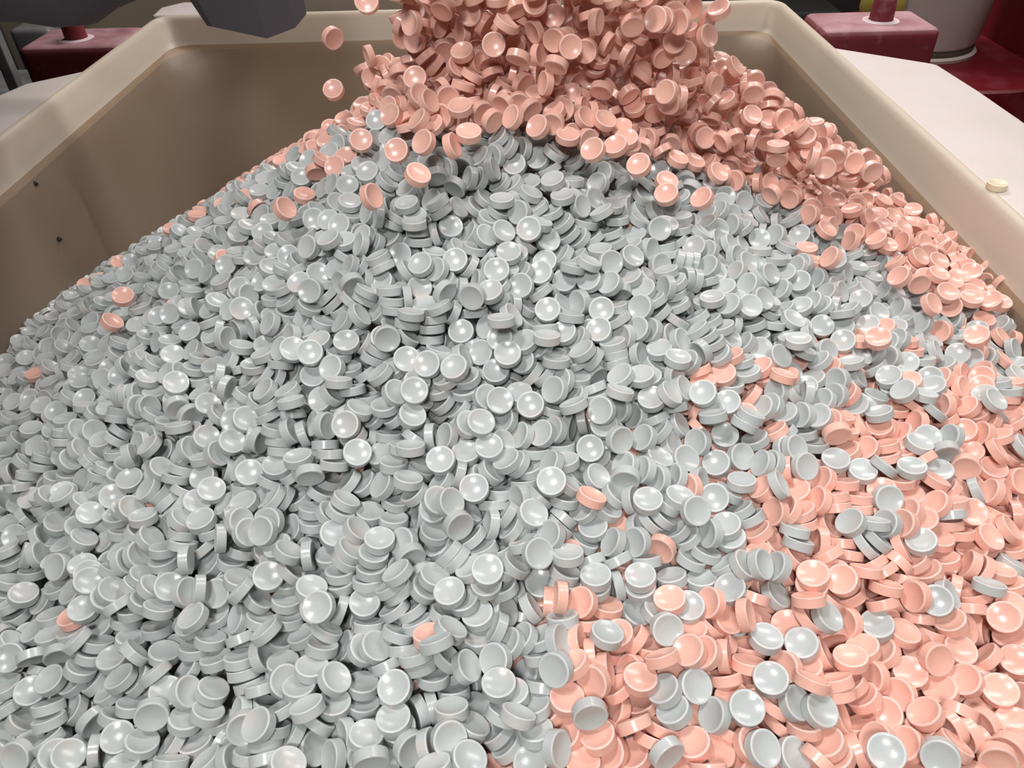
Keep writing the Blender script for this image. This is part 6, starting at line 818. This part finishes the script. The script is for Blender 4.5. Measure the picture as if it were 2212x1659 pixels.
3,2627,-1370,810,9,2195,-1351,1304,0,2388,-1334,2128,9,2682,-1388,1394,2,2101,-1347,414,0,2734,-1394,2925,0,2902,-1427,2968,2,2557,-1370,1455,17,2443,-1359,1740,13,2641,-1388,1180,6,3085,-1490,1048,10,2948,-1455,2327,
1,2601,-1388,1719,10,3196,-1528,1435,3,2888,-1438,2277,2,2763,-1411,2102,21,3101,-1502,3304,85,3270,-1570,3106,3,3026,-1502,1233,36,3399,-1618,1495,50,3297,-1595,793,20,3342,-1613,2919,134,3756,-1775,351,78,3837,-1813,736,
299,4502,-2096,2801,
]
POUR_FAINT = [
-524,2392,-480,1642,23,2857,-842,1885,7,2798,-857,3873,7,2797,-905,1892,10,2750,-861,3482,21,2811,-862,1370,40,2625,-790,2028,20,2486,-426,2374,16,2505,-368,2637,9,2653,-801,2917,12,2325,-423,2923,19,2560,-190,1685,
2,2773,-807,2645,6,2532,-395,352,3,2230,-414,1756,4,2361,-200,2348,2,2362,-458,2769,1,2418,-148,2408,4,2370,-411,1964,8,2425,-599,922,5,2472,-710,728,1,2479,-320,2228,7,2498,-655,916,0,2545,-453,3299,
3,2358,11,2737,1,2368,-105,1700,2,2270,-301,2262,2,2381,-532,2912,1,2740,-796,1712,1,2371,-601,2864,2,2300,-461,2071,0,2481,-388,2580,3,2288,-360,1381,1,2132,-417,2354,0,2200,-355,2773,1,2398,-491,1775,
1,2659,-560,1892,1,2309,136,1804,4,2417,-334,2894,1,2390,-328,2959,1,2438,-389,3416,1,2590,-597,983,5,2194,-740,2215,3,2279,-423,486,2,2319,-254,2355,0,2328,-405,1229,0,2463,-225,1699,2,2438,-705,1738,
2,2233,-379,1928,2,2333,-333,2795,2,2217,-280,2002,1,2190,-200,1833,3,2373,-256,484,3,2223,-142,1814,2,2511,-263,3160,5,2335,-68,1555,1,2452,-256,998,1,2245,14,2475,0,2391,161,2709,2,2149,-123,2853,
0,2323,-464,981,1,2062,-251,1491,1,2401,103,1300,1,2385,-293,1061,2,2217,211,1841,3,2550,-583,2959,5,2169,-277,1108,2,2081,100,2525,1,2229,100,2854,1,2224,-454,2530,1,2107,-759,1130,0,2485,-199,2295,
5,2358,162,743,6,2261,-95,1851,0,2291,-410,1324,1,2172,-195,2832,0,2379,-227,1734,1,2315,-37,1942,1,2174,-111,2145,0,2326,-242,3219,0,2383,-514,2213,2,2300,-359,2605,1,2306,101,1240,0,2415,-625,1494,
4,2445,-526,2160,1,2359,-538,1638,1,2346,-460,1190,1,2277,26,1897,1,2180,-393,3423,0,2270,-250,1385,0,2341,-188,1831,0,2393,-24,1042,4,2329,-313,2387,1,2342,-683,2797,1,2169,-30,2322,14,2119,-203,2462,
2,2231,-411,1750,7,2164,99,2523,2,2215,182,2380,4,2253,-679,1870,2,2409,-524,4000,1,2203,91,1993,1,2216,-57,1455,2,2357,-379,3362,1,2225,49,2395,1,2227,-355,2928,0,2322,-448,2781,0,2333,-210,1749,
3,2222,-135,743,0,2310,-313,1068,2,2345,-252,3615,2,2293,-378,1875,2,2133,-81,1750,4,2253,-489,736,2,2447,-668,1990,2,2165,-357,3036,3,2375,-370,3049,2,2264,-159,2863,4,2185,-102,1756,3,2302,-15,1386,
4,2264,-246,2101,2,2240,-32,2549,1,2300,-110,1439,1,2114,141,1133,0,2354,-492,1201,4,2225,-446,2536,1,2197,165,1300,0,2300,-318,3424,5,2348,-417,728,1,2172,125,2288,0,2327,-191,939,3,2220,-385,1670,
1,2235,71,1684,11,2248,-123,2736,2,2281,-299,2712,0,2286,-210,3289,2,2326,-450,1700,0,2386,135,3432,2,2314,-369,1292,11,2307,-74,1629,0,2369,-363,2095,8,2246,-419,1000,3,2401,155,2798,3,2191,79,1113,
2,2245,17,1422,2,2262,-16,1557,2,2266,196,3430,1,2300,-223,1050,2,2283,-277,2795,2,2235,-235,923,0,2263,-171,2294,1,2233,-291,2401,2,2241,93,2157,3,2330,-469,1945,2,2380,-105,1395,5,2302,71,2903,
5,2370,-381,1259,3,2313,-148,2923,0,2322,17,808,2,2305,-376,1841,4,2352,-420,1835,2,2264,-462,1523,1,2085,163,1257,12,2301,-304,1371,3,2177,28,1815,1,2152,-107,2209,0,2300,-29,1381,1,2190,-374,1685,
0,2213,-210,2123,1,2235,-114,792,1,2324,-571,1641,0,2355,-101,2726,2,2325,-525,1705,1,2279,-257,2547,3,2346,-345,600,1,2225,106,1064,4,2057,198,2128,4,2324,-442,2712,3,2169,-73,1122,3,2316,-216,1293,
2,2220,-262,1851,2,2177,-227,1743,0,2243,-363,2598,3,2484,-620,548,1,2260,-35,2961,4,2314,-498,3100,2,2306,65,2517,1,2113,-285,2202,0,2232,-721,2584,0,2302,-379,3552,0,2304,-149,2895,2,2251,-287,2362,
1,2295,-536,2080,1,2210,49,2214,0,2216,148,873,1,2369,-190,1557,1,2177,-18,1388,0,2248,-185,1123,0,2310,-272,1005,4,2356,-325,1113,6,2250,-224,1509,3,2341,-423,2387,1,2164,-140,2170,4,2278,-77,1383,
1,2226,-28,2222,3,2350,-470,2832,6,2386,-672,876,2,2255,-454,1329,0,2282,-500,2335,2,2308,-361,1776,4,2252,20,1197,1,2312,-297,3747,1,2388,-355,2898,5,2218,-186,745,3,2139,19,3367,1,2223,165,2061,
1,2243,-732,2906,1,2269,-221,3179,0,2320,-461,1883,1,2307,119,1391,2,2302,66,1816,1,2320,-202,1113,3,2256,87,1629,2,2227,-71,2277,0,2278,-384,3935,0,2310,-126,2965,1,2185,-771,1643,0,2199,-404,2288,
4,2341,-419,2968,5,2315,-76,2858,4,2171,-458,937,0,2318,-277,2846,0,2394,-672,796,5,2347,-3,2224,1,2365,-374,2228,1,2034,-384,2773,0,2332,-407,2969,1,2299,-324,2856,1,2126,178,1961,1,2132,-188,1706,
1,2332,-517,1893,3,2229,-354,3808,0,2293,-236,1262,1,2229,-250,2728,2,2286,-446,3028,0,2331,96,97,10,2237,-131,2133,1,2418,-670,804,3,2267,-403,3681,4,2290,-19,735,2,2292,-106,1125,1,2212,-30,2741,
1,2281,-280,1130,1,2226,101,1996,3,2300,44,2642,2,2142,-110,3101,1,2246,52,3165,2,2094,-180,1588,3,2330,-334,3225,2,2289,-161,2165,3,2199,-104,2859,1,2213,-164,801,4,2306,-770,2847,0,2320,-204,2703,
1,2218,151,1458,2,2364,-476,2454,2,2299,-385,2130,3,2149,-13,1641,0,2276,-319,3363,6,2138,-72,415,2,2331,-444,3289,2,2050,-417,2666,0,2346,-372,1616,1,2262,-1,1045,4,2215,-444,1690,1,2152,89,1191,
1,2372,-395,1236,1,2245,-272,3037,6,2142,-243,1059,0,2289,-208,1512,2,2204,115,1176,3,2295,-67,1551,2,2298,-258,2672,1,2355,-586,2478,2,2243,-103,2664,1,2134,-123,2352,1,2271,38,3036,0,2292,-308,1254,
3,2425,-369,1438,2,2282,123,1495,2,2176,191,2066,2,2275,-25,2449,0,2276,-786,987,3,2283,-424,2857,0,2353,-285,2636,2,2340,-455,3038,1,2305,-154,2292,5,2185,-46,1873,4,2356,-243,2392,1,2214,-204,2579,
1,2112,-25,803,3,2192,116,983,0,2391,-187,2710,4,2316,-211,418,1,2405,16,1292,1,2193,-261,1858,3,2353,-779,1266,2,2355,-363,870,0,2369,-418,3034,0,2376,-516,1370,2,2342,-669,2714,3,2270,-111,603,
3,2331,-18,2661,1,2327,-431,2294,1,2295,-455,1552,2,2223,102,740,2,2327,-318,3288,7,2240,-377,2677,1,2095,-861,1690,5,2217,162,1704,3,2278,-427,2258,3,2279,68,1703,0,2300,-328,2895,2,2372,-370,996,
3,2249,-47,2861,0,2343,2,3177,1,2274,-280,3106,4,2303,-130,2090,1,2379,-228,2705,2,2303,-85,2160,0,2398,-425,2854,2,2339,-292,2895,2,2201,3,1943,4,2433,-705,1517,1,2292,-226,2547,1,2244,122,876,
3,2259,38,603,1,2286,-356,1706,6,2385,-601,1253,4,2311,-174,1361,2,2344,-340,608,1,2184,-345,2835,2,2492,-799,2538,1,2259,-21,1358,2,2152,-86,1383,1,2246,-307,3547,0,2259,-459,1742,0,2278,-264,1645,
6,2287,158,1743,3,2176,-184,1571,0,2439,-399,1358,4,2277,88,663,0,2294,26,2101,2,2328,-453,3111,1,2242,-383,3047,2,2247,-56,1116,1,2227,188,1330,0,2342,-99,2542,2,2684,-896,1455,5,2252,-182,2209,
2,2179,65,1173,5,2196,10,3619,0,2284,-145,2985,3,2179,-449,1050,7,2282,-310,1507,1,2266,-347,1516,2,2108,-272,1369,0,2396,-426,1682,1,2231,-67,608,1,2121,-407,1641,0,2275,-440,3683,0,2353,-235,2190,
3,2405,-486,1927,0,2461,-552,1613,3,2309,-582,1365,1,2297,-826,2504,1,2226,-283,3229,0,2256,-219,2410,8,2363,-281,1683,1,2355,-335,1799,1,2278,133,2394,0,2427,-255,2137,1,2231,-380,1386,5,2324,-337,2740,
1,2188,-360,1548,0,2203,-232,1293,0,2301,-188,2646,0,2310,-258,2216,1,2383,-190,2259,1,2485,-223,1388,1,2259,-99,3105,0,2536,-227,743,0,2626,-387,1613,2,2324,-449,2023,2,2292,-138,1879,1,2563,-473,1425,
0,2574,-831,1671,1,2232,-33,3029,2,2415,-419,1239,0,2618,-431,2270,8,2465,-447,2120,1,2277,13,2661,1,2388,-379,1104,2,2274,-369,1677,0,2435,-313,477,1,2148,-351,1005,0,2380,-138,1812,11,2337,-634,2788,
1,2379,-499,1310,1,2421,11,3177,4,2302,-472,2412,0,2377,100,1326,7,2374,-542,2640,1,2439,-310,608,2,2222,-29,3549,1,2473,-543,2980,7,2451,-721,2709,0,2629,-833,1799,2,2456,-793,2196,1,2759,-449,2082,
4,2444,-167,1694,0,2487,-277,349,1,2481,45,1706,5,2229,-421,798,7,2519,-890,985,3,2403,-249,3036,2,2495,-597,1863,8,2549,-754,857,11,2519,-494,540,9,2700,-729,676,4,2659,-828,1734,2,2420,-298,1566,
27,2510,-717,1710,2,2532,-532,1368,10,2755,-759,2766,7,2354,-901,1445,9,2840,-857,1299,9,2567,-713,1867,9,2728,-754,923,8,2708,-799,1558,26,2717,-835,2412,58,2758,-840,1848,8,2638,-938,2767,23,2678,-856,1905,
10,2440,-842,3042,4,2709,-840,1845,28,2746,-868,1864,7,2630,-1008,2675,12,2569,-988,1883,15,2690,-1031,2180,13,2553,-895,1373,78,2544,-1046,2901,6,2349,-937,2312,41,2636,-1010,2521,8,2522,-1039,2140,12,2721,-1045,2006,
6,2392,-1022,1185,3,2603,-1117,1841,14,2595,-1022,1260,13,2737,-1011,2029,13,2353,-991,2593,19,2600,-1108,2603,6,2591,-1036,349,8,2598,-1156,1629,12,2653,-1124,2708,48,2846,-1282,2673,29,2424,-1077,2637,108,2482,-1141,3494,
43,2015,-1270,2207,42,2066,-1275,3223,129,3328,-1535,2991,90,2411,-1353,2251,20,3150,-1499,3096,23,2979,-1462,2835,48,3289,-1561,992,11,3328,-1575,1177,207,3748,-1760,3428,310,4287,-2005,1757,38,4485,-2093,2507,
]
STRAY = (400.6, 596.3)
# one row of numbers per tablet: step in x from the row before, y, z (quarter millimetres from the camera), facing (0-4095)
def unpack(rows):
    r = np.array(rows, dtype=np.float64).reshape(-1, 4)
    p = np.stack([np.cumsum(r[:, 0]), r[:, 1], r[:, 2]], 1) * 0.25 / 1000
    ox, oy = np.floor(r[:, 3] / 64) / 63 * 2 - 1, np.mod(r[:, 3], 64) / 63 * 2 - 1
    n = np.stack([ox, oy, 1 - np.abs(ox) - np.abs(oy)], 1)
    return p, n / np.linalg.norm(n, axis=1)[:, None]
SETS = [(GREY_SINGLE, 0, 1, 0), (PEACH_SINGLE, 1, 1, 0), (POUR_SINGLE, 2, 1, 0), (GREY_REST, 0, 0, 0), (GREY_FAINT, 0, 0, 1),
        (PEACH_REST, 1, 0, 0), (PEACH_FAINT, 1, 0, 1), (POUR_REST, 2, 0, 0), (POUR_FAINT, 2, 0, 1)]
POS, NRM, COLR, SINGLE, FAINT = [], [], [], [], []
for rows_, c_, s_, f_ in SETS:
    if not rows_: continue
    p_, n_ = unpack(rows_)
    POS.append(p_); NRM.append(n_); k_ = len(p_)
    COLR.append(np.full(k_, c_)); SINGLE.append(np.full(k_, bool(s_))); FAINT.append(np.full(k_, bool(f_)))
POS, NRM, COLR, SINGLE, FAINT = [np.concatenate(a_) for a_ in (POS, NRM, COLR, SINGLE, FAINT)]
POS[:, 2] += CAM_Z

HD = [(0, 1.15), (2.0, 1.24), (3.8, 1.52), (5.3, 1.95), (6.3, 2.34), (6.8, 2.54), (7.05, 2.63), (7.3, 2.66), (7.72, 2.56), (7.93, 2.44), (8.0, 2.28), (8.0, 2.1)]
MD = [(0, 1.15), (3.4, 1.44), (5.6, 2.06), (6.9, 2.58), (7.3, 2.66), (7.8, 2.52), (8.0, 2.28), (8.0, 2.1)]
LO = [(0, 1.2), (7.0, 2.64), (8.0, 2.25)]
def tablet_mesh(prof, seg):
    """unit tablet in metres: vertices and faces (arrays of quads and triangles)"""
    v = []; f = []
    full = [(r, z) for r, z in prof] + [(r, -z) for r, z in reversed(prof)]
    idx = []
    for r, z in full:
        if r == 0:
            idx.append([len(v)]); v.append((0, 0, z / 1000))
        else:
            idx.append(list(range(len(v), len(v) + seg)))
            v += [(r / 1000 * math.cos(2 * math.pi * k / seg), r / 1000 * math.sin(2 * math.pi * k / seg), z / 1000) for k in range(seg)]
    for a, c in zip(idx, idx[1:]):
        for k in range(seg):
            k2 = (k + 1) % seg
            if len(a) == 1: f.append((a[0], c[k], c[k2]))
            elif len(c) == 1: f.append((a[k], c[0], a[k2]))
            else: f.append((a[k], c[k], c[k2], a[k2]))
    v = np.array(v)
    rr = np.hypot(v[:, 0], v[:, 1]) * 1000
    wear = np.clip((rr - 6.7) / .5, 0, 1) * np.clip((np.abs(v[:, 2]) * 1000 - 2.2) / .2, 0, 1)
    return v, f, wear
def frames(N):
    a = np.where(np.abs(N[:, 2:3]) < .9, np.array([[0, 0, 1.]]), np.array([[1., 0, 0]]))
    u = np.cross(a, N); u /= np.linalg.norm(u, axis=1)[:, None]
    return u, np.cross(N, u)
U_, V_ = frames(NRM)
rs = np.random.default_rng(7)
def stuff_mesh(name, sets, m):
    """many tablets joined into one mesh; sets: (indices, profile, segments)"""
    VV = []; LV = []; LT = []; TONE = []; WEAR = []; base = 0
    for ids, prof, seg in sets:
        if len(ids) == 0: continue
        v, f, wear = tablet_mesh(prof, seg)
        P = POS[ids][:, None, :] + U_[ids][:, None, :] * v[None, :, 0:1] + V_[ids][:, None, :] * v[None, :, 1:2] + NRM[ids][:, None, :] * v[None, :, 2:3]
        VV.append(P.reshape(-1, 3))
        flat = np.array([i for q in f for i in q]); tot = np.array([len(q) for q in f])
        off = base + np.arange(len(ids)) * len(v)
        LV.append((off[:, None] + flat[None, :]).ravel()); LT.append(np.tile(tot, len(ids)))
        TONE.append(np.repeat(rs.uniform(size=len(ids)), len(v)))
        WEAR.append(np.tile(wear, len(ids)))
        base += len(ids) * len(v)
    VV = np.concatenate(VV); LV = np.concatenate(LV); LT = np.concatenate(LT)
    me = bpy.data.meshes.new(name)
    me.vertices.add(len(VV)); me.vertices.foreach_set('co', VV.astype(np.float32).ravel())
    me.loops.add(len(LV)); me.loops.foreach_set('vertex_index', LV.astype(np.int32))
    me.polygons.add(len(LT)); st = np.concatenate([[0], np.cumsum(LT)[:-1]])
    me.polygons.foreach_set('loop_start', st.astype(np.int32))
    me.polygons.foreach_set('use_smooth', np.ones(len(LT), bool))
    me.update(calc_edges=True)
    at = me.attributes.new('tone', 'FLOAT', 'POINT'); at.data.foreach_set('value', np.concatenate(TONE).astype(np.float32))
    at = me.attributes.new('wear', 'FLOAT', 'POINT'); at.data.foreach_set('value', np.concatenate(WEAR).astype(np.float32))
    return obj(name, me, m)
def ids(c, faint): return np.where(np.isin(COLR, c) & (~SINGLE) & (FAINT == faint))[0]
o = stuff_mesh('grey_tablet_heap', [(ids([0], False), MD, 24), (ids([0], True), LO, 12)], M_grey_s)
tag(o, 'the rest of the pale grey tablets making up most of the heap', 'candy', kind='stuff')
o = stuff_mesh('peach_tablet_heap', [(ids([1], False), MD, 24), (ids([1], True), LO, 12)], M_peach_s)
tag(o, 'the rest of the peach tablets lying at the right foot and ridge of the heap', 'candy', kind='stuff')
o = stuff_mesh('pouring_peach_tablets', [(ids([2], False), MD, 20), (ids([2], True), LO, 12)], M_peach_s)
tag(o, 'stream of peach tablets pouring down onto the peak and sliding down its right side', 'candy', kind='stuff')

# every one of the tablets that show largest, as an object of its own
v, f, wear_hd = tablet_mesh(HD, 36)
def single_mesh(name, m):
    me = bpy.data.meshes.new(name); me.from_pydata(v.tolist(), [], f)
    me.polygons.foreach_set('use_smooth', [True] * len(me.polygons)); me.materials.append(m); me.update()
    at = me.attributes.new('wear', 'FLOAT', 'POINT'); at.data.foreach_set('value', wear_hd.astype(np.float32))
    return me
first = {0: obj('grey_tablet', single_mesh('grey_tablet', M_grey_o)), 1: obj('peach_tablet', single_mesh('peach_tablet', M_peach_o))}
used = set()
camp = W(0, 0, 0)
sing = np.where(SINGLE)[0]
P3 = POS - np.array(camp)
zc = P3 @ np.array(fw); PX = 1106 + 1655 * (P3 @ np.array(rt)) / zc; PY = 829.5 - 1655 * (P3 @ np.array(up)) / zc
peachy = COLR > 0
ACROSS = ['at left edge', 'far left', 'left', 'left of centre', 'centre left', 'centre right', 'right of centre', 'right', 'far right', 'at right edge']
DOWN = ['top edge', 'near top', 'high', 'upper', 'above middle', 'mid-height', 'below middle', 'lower', 'low', 'near bottom', 'bottom edge']
NTH = ['first', 'second', 'third', 'fourth', 'fifth', 'sixth', 'seventh', 'eighth', 'ninth', 'tenth']
made = []
for i in sing:
    c = 0 if COLR[i] == 0 else 1
    if c not in used:
        o = first[c]; used.add(c)
    else:
        o = first[c].copy(); COL.objects.link(o)
    n = Vector(NRM[i]); spin = rs.uniform(0, 6.28)
    x_ = Vector(U_[i]) * math.cos(spin) + Vector(V_[i]) * math.sin(spin); y_ = n.cross(x_)
    o.matrix_world = Matrix.Translation(Vector(POS[i])) @ Matrix((x_, y_, n)).transposed().to_4x4()
    view = -P3[i] / np.linalg.norm(P3[i]); cz = float(np.dot(NRM[i], view))
    s = 1 if cz >= 0 else -1
    lx, ly = s * float(np.dot(NRM[i], rt)), s * float(np.dot(NRM[i], up))
    cz = abs(cz)
    ang = math.degrees(math.atan2(ly, lx))
    way = ['right', 'up right', 'up', 'up left', 'left', 'down left', 'down', 'down right'][int(round(ang / 45)) % 8]
    if cz > .9: pose = 'full-faced'
    elif cz < .28: pose = 'edge-on ' + ['upright', 'slanting', 'level', 'slanting'][int(round(ang / 45)) % 4]
    else: pose = ('half-turned ' if cz < .65 else 'facing ') + way
    near = np.argsort(((POS - POS[i]) ** 2).sum(1))[1:9]
    other = (peachy[near] != peachy[i]).sum()
    if COLR[i] == 2: ctx = ' falling'
    elif other >= 6: ctx = ' alone among ' + ('peach' if c == 0 else 'grey')
    elif other >= 2: ctx = ' near ' + ('peach' if c == 0 else 'grey')
    else: ctx = ''
    ax_, ay_ = min(.999, max(0, PX[i] / 2212)), min(.999, max(0, PY[i] / 1659))
    lab = f"{pose} {'grey' if c == 0 else 'peach'} tablet{ctx}, {ACROSS[int(ax_ * 10)]}, {DOWN[int(ay_ * 11)]}"
    made.append((lab, PX[i], o, c))
tally = {}
for m_ in made: tally.setdefault(m_[0], []).append(m_)
for lab, ms in tally.items():
    ms.sort(key=lambda m_: m_[1])
    for k, (l_, px_, o, c) in enumerate(ms):
        full = lab if len(ms) == 1 else lab + (', left one' if k == 0 else ', right one') if len(ms) == 2 else lab + ', ' + NTH[k] + ' from left'
        tag(o, full, 'candy', 'grey tablets showing largest' if c == 0 else 'peach tablets showing largest')

# the stray cream tablet on the right ledge
o = obj('cream_tablet', single_mesh('cream_tablet', M_cream))
o.location = W(STRAY[0], STRAY[1], ZR + 2.4)
tag(o, 'single cream tablet lying by itself on the right ledge', 'candy')

# packed candy deep inside, a closed mound from the bottom of the bin up to just under the tablets seen
def heap(x, y):
    dx, dy = x + 25.67, y - 590.2
    r = math.hypot(dx, dy) + 1e-9; s = math.sqrt(r * r + 43.77 ** 2) - 43.77
    wl = max(-dx / r, 0) ** 1.5; wb = max(dy / r, 0) ** 1.5; w = min(wl + wb, 1)
    k = .000528 + (.0000887 * wl / (wl + wb + 1e-9) - .000528) * w + 1e-7
    s1 = min(s, .6495 / (2 * k) * .85)
    return max(-170.3 - .6495 * s1 + k * s1 * s1 - (s - s1) * .0974, ZB + 80)
b = bmesh.new(); nx, ny = 60, 84
xs = [XL + 62 + (XR - XL - 124) * k / nx for k in range(nx + 1)]; ys = [YF + 62 + (YB - YF - 124) * k / ny for k in range(ny + 1)]
g = [[b.verts.new(W(x, y, heap(x, y) - 30)) for x in xs] for y in ys]
for j in range(ny):
    for k in range(nx): b.faces.new((g[j][k], g[j][k + 1], g[j + 1][k + 1], g[j + 1][k]))
edge = [g[0][k] for k in range(nx + 1)] + [g[j][nx] for j in range(1, ny + 1)] + [g[ny][k] for k in range(nx - 1, -1, -1)] + [g[j][0] for j in range(ny - 1, 0, -1)]
low = [b.verts.new(Vector((v_.co.x, v_.co.y, W(0, 0, ZB + 30).z))) for v_ in edge]
n = len(edge)
for k in range(n): b.faces.new((edge[k], low[k], low[(k + 1) % n], edge[(k + 1) % n]))
b.faces.new(list(reversed(low)))
bmesh.ops.recalc_face_normals(b, faces=b.faces)
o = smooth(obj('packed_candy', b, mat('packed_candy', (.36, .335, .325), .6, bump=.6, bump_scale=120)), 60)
tag(o, 'packed candy deep inside the heap, glimpsed through gaps', 'candy', kind='stuff')
